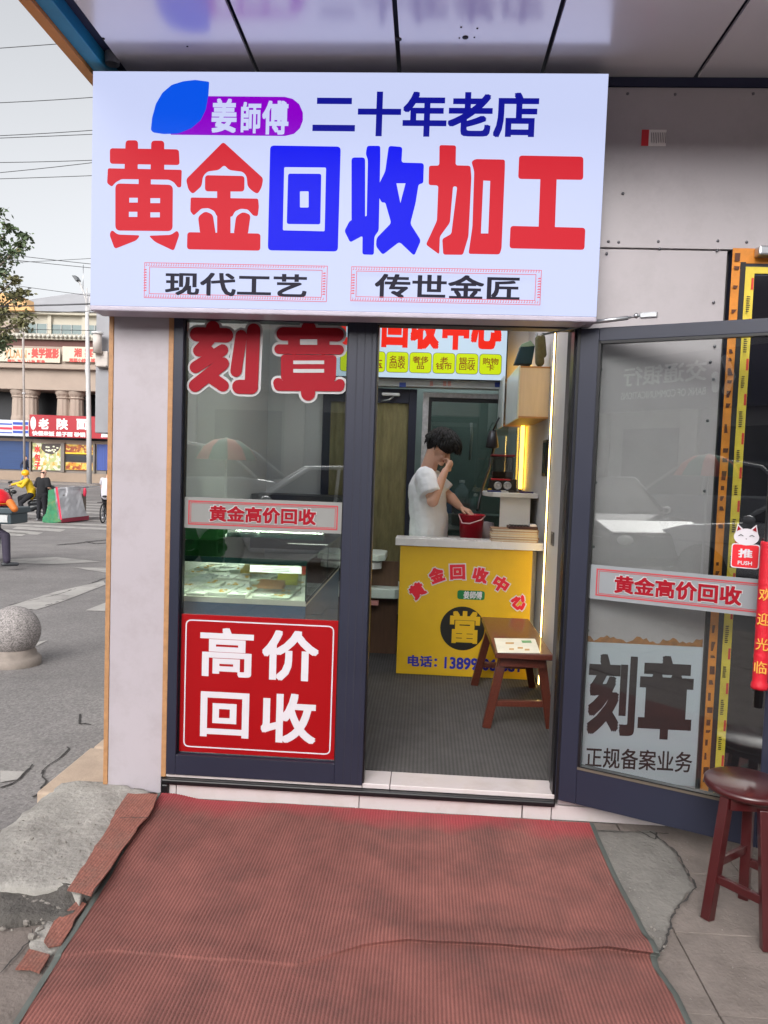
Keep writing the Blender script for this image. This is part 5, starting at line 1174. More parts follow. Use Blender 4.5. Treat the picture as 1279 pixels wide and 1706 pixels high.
# yellow clad delivery rider facing left
yb = road_quad([(38, 866)])[0]
SC, W = scooter('delivery_scooter', 'dark delivery scooter under the rider in yellow', (yb.x-.12, yb.y+.3, gz(yb.y+.3)), radians(205), (40, 42, 46))
BX = thing('delivery_box', 'black delivery box on the carrier behind the rider in yellow', 'box', W(-.72, 0, .82)); MB().cap(W(-.80, -.12, 1.0), W(-.80, .12, 1.0), .21, .21).cap(W(-.6, -.12, 1.0), W(-.6, .12, 1.0), .2, .2).build('shell', mat('black moulded plastic', (26, 34, 32), .4), BX, remesh=.02); MB().cap(W(-.72, -.1, 1.2), W(-.72, .1, 1.2), .10, .10, 12, (0, 0, 1), .5).build('lid_bag', mat('pale bag', (170, 176, 176), .6), BX)
T = thing('person', 'person in a yellow jacket and yellow helmet sitting on a scooter at the left', 'person', (yb.x-.1, yb.y+.2, gz(yb.y)))
sd_ = (W(0, 1, 0)-W(0, 0, 0)); fx = (W(1, 0, 0)-W(0, 0, 0))
J = dict(f=(fx*.55-V((-.55, .75, 0))+V((0, 0, -.25))), bf=fx, pelvis=W(-.22, 0, .90), chest=W(-.12, 0, 1.22), neck=W(-.06, 0, 1.40), head=W(-.02, 0, 1.55), up=(0, 0, 1), hem=.06, shL=W(-.08, .19, 1.34), shR=W(-.08, -.19, 1.34), elL=W(.05, .27, 1.13), wrL=W(.20, .12, 1.16), haL=W(.24, .04, 1.17), elR=W(.20, -.26, 1.22), wrR=W(.42, -.29, 1.16), haR=W(.46, -.29, 1.14),
         hipL=W(-.20, .10, .84), knL=W(.10, .24, .56), anL=W(-.02, .34, .09), hipR=W(-.20, -.10, .84), knR=W(.16, -.18, .72), anR=W(.14, -.17, .42))
M_yj = mat('yellow nylon jacket', (206, 170, 16), .6, 0, .08, 6, .5, 20)
figure(T, J, dict(top=M_yj, leg=mat('black trousers', (28, 28, 34), .9), hair=mat('yellow helmet', (236, 170, 22), .3)), vox=.016, sleeve=1.9, hand=False, hair='helmet', shoe=(110, 110, 116), bulk=1.08)
# scooter cropped by the left edge, seen from behind, with its rider's leg down
nb = road_quad([(-62, 946)])[0]; Yn = nb.y
SC2, W2 = scooter('parked_scooter', 'grey scooter cut by the left picture edge carrying a big delivery crate', (nb.x, nb.y+.75, gz(nb.y+.75)), radians(112), (60, 62, 66))
def N_(x, y, d=0.0): return atY(x, y, Yn+d)
CR = thing('delivery_crate', 'dark slate delivery crate with a pale plate on the scooter at the left edge', 'crate', N_(-20, 874))
a, c = N_(-66, 843, -.1), N_(21, 874, -.1)
MB().box(a.x+.03, c.x-.03, Yn-.1, Yn+.42, c.z, a.z-.10).build('crate_body', mat('slate plastic', (62, 74, 80), .5), CR, bev=.02); MB().box(a.x, c.x, Yn-.13, Yn+.45, a.z-.099, a.z).build('crate_lid', _mats['slate plastic'], CR, bev=.015)
MB().box(a.x+.1, c.x-.085, Yn-.112, Yn-.1005, c.z+.03, a.z-.12).build('plate', mat('scuffed white plate', (190, 192, 192), .5, 0, .06, 8, stain=(120, 124, 124), stain_amt=.6, stain_scale=9), CR)
HB = thing('red_helmet', 'red helmet with an orange pad resting on the crate at the left edge', 'helmet', N_(-4, 843))
hc = N_(-4, 841, .12); hr = .235
MB().lathe([(0, .27), (.08, .26), (.16, .20), (.215, .10), (hr, .0), (hr*.95, -.004), (.0, -.002)], hc, 26).build('shell', mat('red helmet paint', (206, 20, 36), .25, 0, .04), HB); MB().cap(N_(17, 838, -.1), N_(24, 848, -.15), .065, .055, 12).build('orange_pad', mat('orange foam', (196, 106, 34), .6), HB); MB().tube([hc+V(((hr+.005)*cos(t*.35), (hr+.005)*sin(t*.35), .03)) for t in range(18)], .006, 6, closed=True).build('trim_line', M_yj, HB)
T = thing('person', 'person in dark trousers astride the scooter at the left edge, one foot down', 'person', N_(-40, 946))
J = dict(f=(-.5, 1, -.1), bf=(-.3, 1, 0), pelvis=N_(-62, 862, .35), chest=N_(-75, 838, .6), neck=N_(-80, 822, .7), head=N_(-82, 808, .75), up=(0, 0, 1), hem=.06, shL=N_(-95, 830, .7), shR=N_(-58, 830, .6), elL=N_(-98, 850, .9), wrL=N_(-95, 850, 1.1), haL=N_(-95, 850, 1.15), elR=N_(-55, 852, .85), wrR=N_(-62, 850, 1.1), haR=N_(-62, 850, 1.15),
         hipL=N_(-72, 866, .4), knL=N_(-85, 875, .8), anL=N_(-84, 903, .8), hipR=N_(-42, 866, .3), knR=N_(9, 893, .1), anR=N_(11, 936, -.05), toeR=(.7, .6, 0))
figure(T, J, dict(top=mat('dark blue jacket', (34, 38, 56), .8), leg=mat('dark violet trousers', (52, 46, 62), .85, 0, .1, 8, .5, 14), hair=M_hair), vox=.014, sleeve=1.9, hand=False, shoe=(60, 62, 66))
# bicycle and rider on the crossing, seen from behind
cb = road_quad([(164, 873)])[0]
BI = thing('bicycle', 'black bicycle ridden away across the crossing next to the pillar', 'bicycle', cb)
def WB(x, y, z): return V((cb.x+x, cb.y+y, cb.z+z))
wheel(BI, WB(0, .33, .33), .33, (1, .12, 0), .022, 14); wheel(BI, WB(-.10, 1.36, .33), .33, (1, .12, 0), .022, 14)
MB().tube([WB(0, .33, .33), WB(-.03, .75, .30), WB(-.02, .62, .85)], .018, 8).tube([WB(-.03, .75, .30), WB(-.09, 1.2, .80)], .02, 8).tube([WB(-.02, .65, .72), WB(-.09, 1.2, .85)], .018, 8).tube([WB(-.09, 1.17, 1.0), WB(-.10, 1.36, .33)], .018, 8).tube([WB(0, .33, .33), WB(-.02, .63, .78)], .014, 8).build('frame', M_black, BI)
MB().cap(WB(-.02, .50, .90), WB(-.02, .72, .90), .09, .04, 12, (0, 0, 1), .5).build('saddle', M_black, BI); MB().tube([WB(-.42, 1.05, 1.02), WB(-.3, 1.16, 1.02), WB(.12, 1.18, 1.02), WB(.24, 1.07, 1.02)], .013, 8).build('handlebar', M_black, BI)
MB().box(cb.x-.06, cb.x+.06, cb.y+.0, cb.y+.5, cb.z+.70, cb.z+.72).build('carrier', M_black, BI)
for k in (-1, 1): MB().tube([WB(-.03+k*.02, .75, .30), WB(-.03+k*.10, .75, .30+k*.16), WB(-.03+k*.2, .75, .30+k*.16)], .012, 6).build('pedal', M_black, BI)
T = thing('person', 'person in a white top and black trousers cycling away beside the pillar', 'person', cb)
J = dict(f=(.25, 1, -.05), bf=(0, 1, 0), pelvis=WB(-.02, .58, 1.02), chest=WB(-.03, .66, 1.34), neck=WB(-.02, .72, 1.53), head=WB(.0, .76, 1.68), up=(0, 0, 1), hem=.08, shL=WB(-.20, .70, 1.46), shR=WB(.16, .70, 1.46), elL=WB(-.30, .86, 1.24), wrL=WB(-.36, 1.02, 1.08), haL=WB(-.37, 1.07, 1.05), elR=WB(.26, .86, 1.24), wrR=WB(.22, 1.04, 1.08), haR=WB(.22, 1.08, 1.05),
         hipL=WB(-.11, .60, .94), knL=WB(-.17, .90, .56), anL=WB(-.16, .72, .20), hipR=WB(.08, .60, .94), knR=WB(.13, .98, .80), anR=WB(.14, .74, .48))
figure(T, J, dict(top=mat('white shirt', (196, 192, 200), .8, 0, .03, 5, .4, 10), leg=mat('black trousers', (28, 28, 34), .9), hair=M_hair), vox=.016, sleeve=.7, hand=False, face=False, shoe=(190, 190, 194))
# covered cart
KC = thing('covered_cart', 'low street cart with a green side board under a pale crumpled tarpaulin', 'cart', road_quad([(100, 870)])[0])
Yc = 20.2
def C(x, y, dY=0.0): return atY(x, y, Yc+dY)
g = [C(*p) for p in ((80, 817), (91, 814), (95, 822), (99, 845), (103, 862), (101, 870), (84, 872), (70, 870), (71, 862), (76, 856), (79, 843))]
MB().prism(g, [q*.06 for q in (g[0]-CAM).normalized()]).build('side_board', mat('green painted board', (44, 122, 84), .6, 0, .35, 5, .2, stain=(140, 124, 60), stain_amt=.5, stain_scale=6), KC, bev=.02)
b = MB(); n = 26; random.seed(2)
tl, tr_, bl, br = C(94, 813), C(136, 810, 1.0), C(101, 864), C(148, 859, 1.4)
vs = []
for j in range(n+1):
    for i in range(n+1):
        u, v = i/n, j/n; p = (tl.lerp(tr_, u)).lerp(bl.lerp(br, u), v)
        w = noise.noise(V((u*4, v*3, .3)))*.10+noise.noise(V((u*11+v*6, v*7, 2)))*.05; vs.append(p+V((.2*w, -.9*w-.16, .0))+V((0, 0, .06*noise.noise(V((u*5, 9, 1)))*(1-v))))
m_ = n+1; b.add(vs, [(j*m_+i, j*m_+i+1, (j+1)*m_+i+1, (j+1)*m_+i) for j in range(n) for i in range(n)], True)
back = [p+V((.45, 1.3, -.03)) for p in (vs[0], vs[n])]; k0 = len(b.v); b.add([vs[i] for i in range(n+1)]+[vs[i]+V((.45, 1.2, .02*noise.noise(V((i*.4, 0, 0))))) for i in range(n+1)], [(i, i+1, n+2+i, n+1+i) for i in range(n)], True)
b.build('tarpaulin', mat('grey white tarpaulin', (186, 186, 190), .45, 0, .12, 5, .3, 9), KC)
MB().prism([C(92, 812, -.32), C(95.5, 811, -.32), C(103, 866, -.32), C(100, 866, -.32)], [q*.05 for q in (g[0]-CAM).normalized()]).build('red_edge', mat('red plastic sheet', (196, 40, 70), .5), KC)
MB().prism([C(102, 863, -.02), C(148, 859, 1.38), C(148, 866, 1.38), C(102, 871, -.02)], [q*.3 for q in (C(125, 865)-CAM).normalized()]).build('red_skirt', mat('dark red board', (150, 44, 66), .5), KC, bev=.01)
MB().hexa([V((p.x, p.y, z)) for z in (gz(20)+.06, gz(20)+.95) for p in (C(104, 866, .15), C(143, 862, 1.45), C(143, 860, 2.4), C(112, 862, 1.3))]).build('cart_body', mat('dull cart wood', (110, 100, 90), .8), KC)
MB().ell(C(141, 820, 1.0), (.06, .06, .16), 10, 8).build('red_tag', mat('red plastic sheet', (196, 40, 70), .5), KC)
MB().lathe([(.10, -.03), (.13, 0), (.10, .03)], C(140, 866, 1.6), 14, 'X').build('castor', M_tyre, KC)
# ------------------------------------------------------------------ stone ball bollard
BO = thing('stone_bollard', 'round speckled granite ball bollard on a stepped base at the roadside', 'bollard', road_quad([(22, 1106)])[0])
def granite():
    m = mat('speckled granite', (150, 144, 142), .75, 0, .12, 8, .25, 120); t = m.node_tree; N = t.nodes; L = t.links; p = N['Principled BSDF']
    src = p.inputs['Base Color'].links[0].from_socket; tc = N.new('ShaderNodeTexCoord'); v = N.new('ShaderNodeTexVoronoi'); v.inputs['Scale'].default_value = 130; L.new(tc.outputs['Object'], v.inputs['Vector'])
    mr = N.new('ShaderNodeMapRange'); mr.inputs[3].default_value = .35; mr.inputs[4].default_value = 1.5; L.new(v.outputs['Color'], mr.inputs[0])
    mx = N.new('ShaderNodeMix'); mx.data_type = 'RGBA'; mx.blend_type = 'MULTIPLY'; mx.inputs[0].default_value = 1; L.new(src, mx.inputs[6]); L.new(mr.outputs[0], mx.inputs[7]); L.new(mx.outputs[2], p.inputs['Base Color']); return m
bp = BO.location.copy(); br = 37/1230*(bp-CAM).length
MB().ell(bp+V((0, 0, br*1.28)), br, 40, 24).build('ball', granite(), BO)
MB().lathe([(0, -.1), (br*.98, -.1), (br*1.02, .0), (br*1.02, .045), (br*.92, .065), (br*.86, .07), (br*.84, .10), (br*.74, .14), (br*.6, .16), (0, .16)], bp, 40).build('base', mat('worn grey stone', (140, 130, 122), .85, 0, .15, 14, .3), BO)

# ------------------------------------------------------------------ corner building across the junction
YB = 45.0
def B2(x, y, d=0.0): return atY(x, y, YB-d)
M_render = mat('beige stone facade', (160, 144, 132), .85, 0, .06, 1.2, .1, 8, stain=(150, 134, 124), stain_amt=.4, stain_scale=.5)
M_cream = mat('cream render', (178, 172, 158), .85, 0, .05, 1, stain=(160, 152, 140), stain_amt=.4, stain_scale=.6)
M_dark = mat('dark opening', (26, 28, 36), .4); M_bwin = mat('green grey window glass', (96, 112, 112), .08, 0, .12, .6)
CB = thing('corner_building', 'beige stone corner building with columns, shop fronts below and a grey hipped roof', 'building', (-24, YB, 0))
XL, XR = -46.0, 4.0
z = lambda y, x=90: B2(x, y).z
MB().box(XL, XR, YB, YB+12, -.3, z(740)).build('wall', mat('grey shop front wall', (124, 116, 110), .8, 0, .08, 1), CB)
MB().box(XL, XR, YB-.25, YB-.0, -.3, z(787)).build('plinth', mat('tan stone plinth', (148, 130, 114), .8, 0, .08, 2), CB)
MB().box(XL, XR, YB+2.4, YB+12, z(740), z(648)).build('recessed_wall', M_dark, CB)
MB().box(XL, XR, YB, YB+2.4, z(740), z(740)+.3).build('balcony_slab', M_render, CB)
MB().box(XL, XR, YB-.1, YB+12, z(650), z(616)).build('beam', M_render, CB)
for i, (a, b_, o) in enumerate(((616, 608, .5), (608, 600, .35), (600, 578, .15))): MB().box(XL, XR, YB-o, YB+12, z(a), z(b_)-.004).build('cornice', M_render, CB, bev=.04)
MB().box(XL, XR, YB-.1, YB+11, z(578), z(567)).build('sign_band', mat('dark brown band', (96, 62, 56), .7), CB)
# roof tiles edge with a row of round ends
b = MB(); zz = z(560)
x = -33.0
while x < -16: b.cap((x, YB-.5, zz-.1), (x, YB+.5, zz+.16), .10, .10, 8); x += .30
b.build('eave_tiles', mat('pale roof tile ends', (186, 182, 172), .8), CB); MB().box(XL, XR, YB-.35, YB+11, z(567), z(559)).build('eave_board', M_cream, CB)
MB().box(XL, XR, YB+2.0, YB+11, z(562), z(516)).build('upper_wall', M_cream, CB)
MB().box(XL, XR, YB+1.6, YB+11.4, z(516), z(511)).build('upper_cornice', M_cream, CB, bev=.03)
for x0, x1, y0, y1 in ((45, 79, 539, 559), (86, 137, 541, 560), (142, 175, 542, 561)):
    a, c = atY(x0, y0, YB+2), atY(x1, y1, YB+2); w = MB().box(a.x, c.x, YB+1.93, YB+1.998, c.z, a.z).build('window', M_bwin, CB)
    f = MB(); n_ = max(2, round((c.x-a.x)/.85))
    for k in range(n_+1): xx = a.x+(c.x-a.x)*k/n_; f.box(xx-.03, xx+.03, YB+1.88, YB+1.929, c.z, a.z)
    f.build('mullion', mat('grey window bar', (150, 152, 150), .5), w)
for x0 in (80, 137.5): a = atY(x0, 545, YB+1.9); MB().box(a.x, a.x+.26, YB+1.8, YB+1.999, z(562), z(516)-.0).build('pilaster', M_cream, CB)
# roofs
r0, r1 = atY(18, 511, YB+2), atY(172, 514, YB+2); rz = atY(75, 489, YB+5.5).z
MB().add([(r0.x-3, YB+1.5, z(511)), (r1.x+2.6, YB+1.5, z(511)), (r1.x+2.6, YB+11.5, z(511)), (r0.x-3, YB+11.5, z(511)), (-26.9, YB+5.5, rz), (-24.5, YB+5.5, rz+.15), (-24.5, YB+7.5, rz+.15), (-26.9, YB+7.5, rz)], [(0, 1, 5, 4), (1, 2, 6, 5), (2, 3, 7, 6), (3, 0, 4, 7), (4, 5, 6, 7)]).build('roof', mat('grey sheet roof', (150, 150, 154), .6, 0, .08, .8), CB)
MB().tube([(-25.75, YB+5.5, rz), (-25.75, YB+5.5, atY(73, 440, YB+5.5).z)], .03, 6).build('mast', M_steel, CB)
q = [atY(x, y, YB+1.2) for x, y in ((-60, 517), (54, 517), (30, 492), (-2, 487), (-60, 487))]; MB().prism(q, (0, 6, 0)).build('orange_gable', mat('apricot render', (206, 162, 112), .85), CB)
MB().box(XL, atY(24, 560, YB+.6).x, YB+.6, YB+3, z(575), atY(10, 536, YB+.6).z).build('side_block', M_render, CB, bev=.05)
# paired fluted columns
for px in (30, 50, 105, 126, 182, 203):
    a = B2(px, 670, -.4); b = MB(); n_ = 20
    prof = [(.52, z(693)-.6), (.52, z(693)-.2), (.47, z(693)), (.43, z(664)), (.50, z(662)), (.46, z(660)), (.55, z(656)), (.60, z(652)), (.60, z(650))]
    vs = []; m_ = 40
    for r, zz in prof:
        for j in range(m_): t_ = 2*pi*j/m_; rr = r*(1-(.05 if j % 4 < 2 and r < .5 else 0)); vs.append((a.x+rr*cos(t_), YB+.55+rr*sin(t_), zz))
    b.add(vs, [(i*m_+j, i*m_+(j+1) % m_, (i+1)*m_+(j+1) % m_, (i+1)*m_+j) for i in range(len(prof)-1) for j in range(m_)], False); b.build('column', M_render, CB)
# shop fronts
a, c = B2(-30, 735), B2(48, 783); MB().box(-36, c.x, YB-.06, YB-.001, c.z, z(737)).build('roller_shutter', mat('blue shutter', (24, 56, 104), .5, 0, .2, 1.5, .3, 6, aniso=(.3, 1, 14)), CB)
a, c = B2(162, 740), B2(240, 786); MB().box(a.x, a.x+5, YB-.06, YB-.001, c.z, a.z).build('blue_front', mat('blue violet front', (48, 70, 140), .5, 0, .3, 2, aniso=(8, 1, .2)), CB)
for x in (52, 104.5, 107.5, 158): p = B2(x, 760); MB().box(p.x-.06, p.x+.06, YB-.2, YB-.0005, z(786), z(737)).build('door_post', mat('grey brown post', (120, 112, 106), .7), CB)
# pavement on that side
MB().box(-60, 20, YB-2.6, YB-.26, -.4, .06).build('far_pavement', mat('far paving', (128, 120, 115), .9, 0, .1, 2), kind='structure')
# food pictures in the shop windows
def food(m_name, base, spots):
    m = mat(m_name, base, .4, 0, .05, 3); t = m.node_tree; N = t.nodes; L = t.links; p = N['Principled BSDF']; tc = N.new('ShaderNodeTexCoord'); v = N.new('ShaderNodeTexVoronoi'); v.inputs['Scale'].default_value = spots[0]; L.new(tc.outputs['Object'], v.inputs['Vector'])
    s = N.new('ShaderNodeSeparateColor'); L.new(v.outputs['Color'], s.inputs[0]); r = N.new('ShaderNodeValToRGB'); r.color_ramp.interpolation = 'CONSTANT'
    el = r.color_ramp.elements; cs = spots[1]
    while len(el) < len(cs): el.new(.5)
    for i, c_ in enumerate(cs): el[i].position = i/len(cs); el[i].color = lin(c_)+[1]
    L.new(s.outputs[0], r.inputs['Fac']); L.new(r.outputs['Color'], p.inputs['Base Color']); return m
T = thing('food_poster', 'large food photograph with red characters in the window left of the lamp post', 'poster', B2(78, 785))
a, c = B2(54, 738, .1), B2(103, 784, .1); MB().box(a.x, c.x, YB-.10, YB-.065, c.z, a.z).build('picture', food('buns print', (226, 226, 190), (5.5, [(204, 204, 176), (166, 174, 116), (190, 156, 70), (206, 206, 186), (130, 142, 84), (190, 178, 124)])), T)
q = [(70, 739), (102, 739), (98, 750), (88, 757), (76, 755), (68, 748)]; m = Marks(FY(YB-.101), .0); m.px(q, .1); m.build('dark_pan', mat('dark pan print', (70, 58, 56), .5), T)
m = Marks(FY(YB-.104), .0); random.seed(14)
for i in range(11): x, y = random.uniform(73, 96), random.uniform(741, 752); m.px([(x, y), (x+3.4, y+.4), (x+3.2, y+2.6), (x-.2, y+2.2)], .03)
m.build('bun_print', mat('bun print', (226, 226, 200), .5), T)
m = Marks(FY(YB-.108), .0)
for ch, y in (('水', 748), ('包', 762), ('子', 776)): m.textpx(ch, 57, 67, y-6, y+6, bold=.05)
m.build('red_lettering', mat('red print', (200, 36, 36), .5), T)
T = thing('food_banner', 'yellow and orange food pictures in the window behind the lamp post', 'poster', B2(132, 785))
for y0, y1, nm in ((740, 757, 'upper_picture'), (770, 784, 'lower_picture')):
    a, c = B2(109, y0, .1), B2(157, y1, .1); MB().box(a.x, c.x, YB-.10, YB-.065, c.z, a.z).build(nm, food('fried food print', (220, 160, 60), (6.5, [(190, 126, 34), (160, 80, 30), (200, 160, 50), (140, 60, 28), (206, 176, 84)])), T)
a, c = B2(109, 753.5, .12), B2(157, 757.5, .12); MB().box(a.x, c.x, YB-.13, YB-.101, c.z, a.z).build('yellow_band', mat('yellow band', (236, 190, 40), .5), T); a, c = B2(109, 758, .1), B2(157, 769.5, .1); MB().box(a.x, c.x, YB-.08, YB-.06, c.z, a.z).build('dark_glass', M_dark, T)
# sign boards
T = thing('red_shop_sign', 'long red shop sign with white characters across the junction', 'sign', B2(115, 730))
a, c = B2(49, 690, .9), B2(190, 731, .9); MB().box(a.x, a.x+8.5, YB-.9, YB-.26, c.z-.02, a.z-.02).build('board', mat('red sign board', (156, 8, 30), .4, 0, .04, 1), T)
PR = FY(YB-.903); m = Marks(PR, .0); m.textpx('老', 64, 81, 697, 715, bold=.04); m.textpx('陕', 94, 113, 697, 716, bold=.04); m.textpx('面', 127, 145, 698, 716, bold=.04); m.build('white_lettering', mat('white sign letters', (206, 214, 214), .4), T)
m = Marks(PR, .0); m.textpx('快餐米饭 盖子面 砂锅', 53, 142, 719, 727, bold=.05); m.textpx('麻辣', 168, 182, 722, 729, bold=.05); m.build('small_lettering', _mats['white sign letters'], T)
u, v = PR.uv(55, 705); m = Marks(PR, .0); m.poly([(u+.19*cos(2*pi*i/28), v+.43*sin(2*pi*i/28)) for i in range(28)]); m.build('oval_badge', _mats['white sign letters'], T)
T = thing('striped_fascia', 'white shop fascia with blue and red stripes at the left edge across the junction', 'sign', B2(20, 728))
a, c = B2(-40, 694, .8), B2(48, 727, .8); MB().box(a.x-6, c.x-.02, YB-.8, YB-.26, c.z, a.z-.15).build('board', mat('white fascia', (188, 192, 200), .4), T)
for nm, y0, y1, cc in (('blue_stripe', 703, 708, (30, 64, 160)), ('red_stripe', 709.5, 716, (190, 36, 60)), ('blue_stripe', 717.5, 722, (30, 64, 160))):
    b = MB()
    for x0, x1 in ((-60, 20), (21.2, 37.5), (38.8, 46.8)): p0, p1 = B2(x0, y0, .8), B2(x1, y1, .8); b.box(p0.x, p1.x, YB-.806, YB-.8005, p1.z+.0, p0.z+.0)
    b.build(nm, mat(nm+' film', cc, .4), T)
T = thing('studio_sign', 'long cream sign with brown letters and red characters above the columns at left', 'sign', B2(50, 605))
a, c = B2(-30, 578, .6), B2(99.5, 604.5, .6); MB().box(a.x, c.x, YB-.6, YB-.52, c.z, a.z).build('board', mat('cream sign board', (194, 184, 164), .5), T)
PQ = FY(YB-.602); m = Marks(PQ, .0); m.textpx('YUAN', 7, 44, 582, 597, bold=.02); m.build('brown_lettering', mat('bronze letters', (176, 130, 86), .5), T)
m = Marks(PQ, .0); m.textpx('·', 46, 50, 588, 591, bold=.02); m.textpx('美学摄影', 52, 98, 580, 597, bold=.05); m.textpx('婚礼 写真 儿童 影像', 12, 75, 599, 603.5, bold=.04); m.build('red_lettering', mat('brick red letters', (190, 60, 52), .5), T)
T = thing('noodle_sign', 'cream sign with red characters above the columns behind the lamp post', 'sign', B2(140, 605))
a, c = B2(104, 577, .6), B2(200, 604.5, .6); MB().box(a.x, a.x+6, YB-.6, YB-.52, c.z, a.z).build('board', _mats['cream sign board'], T)
m = Marks(PQ, .0); m.textpx('湘', 123, 136, 580, 595, bold=.05); m.textpx('宴', 141, 155, 580, 595, bold=.05); m.textpx('湘菜小炒', 115, 143, 597, 603.5, bold=.05); m.textpx('城', 151, 158, 597, 603.5, bold=.05); m.build('red_lettering', _mats['brick red letters'], T)
T = thing('air_conditioner', 'white air conditioner unit on the ledge of the corner building', 'air conditioner', atY(35, 556, YB+1.5))
a, c = atY(29, 544, YB+1.2), atY(41, 558, YB+1.2); MB().box(a.x, c.x, YB+1.2, YB+1.6, c.z, a.z).build('casing', mat('white casing', (214, 212, 204), .5), T, bev=.03)
MB().lathe([(.20, .0), (.21, -.03), (.17, -.03), (.15, .0), (.0, .01)], ((a.x*.6+c.x*.4), YB+1.195, (a.z+c.z)/2), 20, 'Y').build('fan_grille', mat('dark grille', (90, 92, 92), .6), T)

# ------------------------------------------------------------------ lamp post, pole, wires
YL = 41.5
LM = thing('street_lamp', 'tall white street lamp with a curved arm on the far pavement', 'street lamp', atY(148, 805, YL))
def L_(x, y): return atY(x, y, YL)
wp = mat('white pole paint', (184, 182, 182), .5, 0, .06, 3)
pb = L_(148.5, 806); MB().tube([pb, L_(148, 720), L_(146, 600), L_(144.5, 510)], [.16, .15, .13, .10], 12).build('pole', wp, LM)
MB().tube([L_(145, 520), L_(143, 500), L_(139, 487), L_(133, 472), L_(130, 468)], .05, 8).tube([L_(144.7, 512), L_(144.3, 480)], .035, 8).tube([L_(145.5, 530), L_(148, 520), L_(150, 495)], .04, 8).build('arm', wp, LM)
MB().hexa([L_(121.5, 460)+V((0, -.2, 0)), L_(127.5, 460)+V((0, -.2, 0)), L_(132, 467)+V((0, -.2, 0)), L_(128.5, 470)+V((0, -.2, 0)), L_(121.5, 460)+V((0, .25, 0)), L_(127.5, 460)+V((0, .25, 0)), L_(132, 467)+V((0, .25, 0)), L_(128.5, 470)+V((0, .25, 0))]).build('lamp_head', mat('dark lamp head', (70, 74, 80), .4), LM, bev=.02)
MB().tube([L_(146, 598), L_(143, 606), L_(142.5, 618), L_(144, 628)], .05, 6).build('cable_loop', wp, LM)
T = thing('service_pole', 'thin grey service pole in front of the cream studio sign', 'pole', atY(39, 806, 43)); MB().tube([atY(40.5, 806, 42), atY(39.5, 655, 42), atY(38, 545, 42)], .07, 8).build('shaft', mat('grey pole', (150, 142, 138), .6), T); MB().lathe([(0, .05), (.11, .03), (.11, -.05), (0, -.07)], atY(39.5, 655, 42), 10).build('collar', wp, T)
M_wire = mat('black cable', (30, 30, 34), .6)
wires = [(78, 67, 1), (164, 156, 1), (219, 211, 1), (228, 222, 1), (264, 261, 1), (281, 265.5, 1), (296, 291, 1), (416, 434, 1), (432, 425, .8), (429, 444.5, 1), (466, 487, .9), (505, 501.5, 1.5), (508, 504, 1), (518, 513, 1.1), (541.5, 545.5, 1.1)]
for i, (y0, y1, w) in enumerate(wires):
    Yw = 15+i*.35; pts = []
    for k in range(25):
        t = k/24; x = -500+1100*t; y = y0+(y1-y0)*(x/150.0)
        pts.append(atY(x, y, Yw)+V((0, 0, 1.1*((t*2-1)**2-.25)*.4*(1 if i % 3 else .3))))
    o = MB().tube(pts, .0085*w, 6).build('overhead_wire', M_wire, label='black overhead wire strung across the street at the left of the shop', cat='wire', group='overhead wires')

# ------------------------------------------------------------------ street tree reaching in from the left
TR = thing('street_tree', 'leafy roadside tree whose branches reach in at the left picture edge', 'tree', (-19.5, 26, gz(26)))
random.seed(77); YT = 26.0
tb = V((-20.4, YT, gz(YT)))
lm = MB(); lm.tube([tb, tb+V((.1, 0, 2.2)), tb+V((.0, .1, 4.2)), tb+V((.3, 0, 6.2)), tb+V((.2, .1, 8.6))], [.24, .20, .17, .12, .05], 10); lm.build('trunk', mat('grey bark', (96, 84, 74), .95, 0, .2, 6, .6, 20), TR)
M_leaf = mat('tree leaf', (76, 92, 62), .6, 0, .35, 1.5); M_leaf2 = mat('yellowing leaf', (104, 102, 68), .6, 0, .3, 1.5)
br_ = MB(); leaves = [MB(), MB()]
def leafclump(c, r, n, k=0):
    for _ in range(n):
        p = c+V((random.gauss(0, r), random.gauss(0, r), random.gauss(0, r*.55))); a = V((random.uniform(-1, 1), random.uniform(-1, 1), random.uniform(-.9, .3))).normalized(); s = a.cross(V((random.uniform(-1, 1), random.uniform(-1, 1), random.uniform(-1, 1)))).normalized(); L = random.uniform(.14, .27)
        leaves[k if random.random() < .9 else 1].add([p, p+a*L*.5+s*L*.28, p+a*L, p+a*L*.5-s*L*.28], [(0, 1, 2, 3)])
start = [tb+V((0, 0, 3.6)), tb+V((.1, 0, 4.6)), tb+V((.2, 0, 5.4)), tb+V((.25, 0, 6.4)), tb+V((.2, 0, 7.4))]
ends = [((46, 392), 0, 3), ((40, 405), 0, 3), ((28, 418), 0, 3), ((20, 378), 0, 3), ((45, 486), 1, 2), ((28, 465), 1, 2), ((30, 490), 1, 2), ((48, 524), 1, 1), ((40, 535), 1, 1), ((12, 520), 1, 1), ((10, 452), 0, 2), ((6, 400), 0, 3), ((-20, 380), 0, 4), ((-30, 430), 0, 3), ((-50, 480), 0, 2), ((-60, 350), 0, 4), ((-10, 500), 1, 1), ((-80, 420), 0, 3), ((-120, 380), 0, 4), ((-140, 450), 0, 2), ((3, 352), 0, 4), ((-40, 520), 0, 1), ((14, 560), 0, 0), ((8, 572), 0, 0), ((-30, 560), 0, 0)]
for (x, y), k, si in ends:
    e = atY(x-3, y, YT+random.uniform(-.8, .8)); s0 = start[si]; mid = s0.lerp(e, .5)+V((0, 0, .35)); pts = [s0.lerp(mid, t/4) for t in range(4)]+[mid.lerp(e, t/5) for t in range(6)]
    br_.tube(pts, [.06*(1-i/11)+.008 for i in range(len(pts))], 6)
    for i, p in enumerate(pts[3:]):
        leafclump(p-V((0, 0, .05)), .12+.16*(1-i/9), 20, k)
    leafclump(e-V((.06, 0, 0)), .12, 46, k)
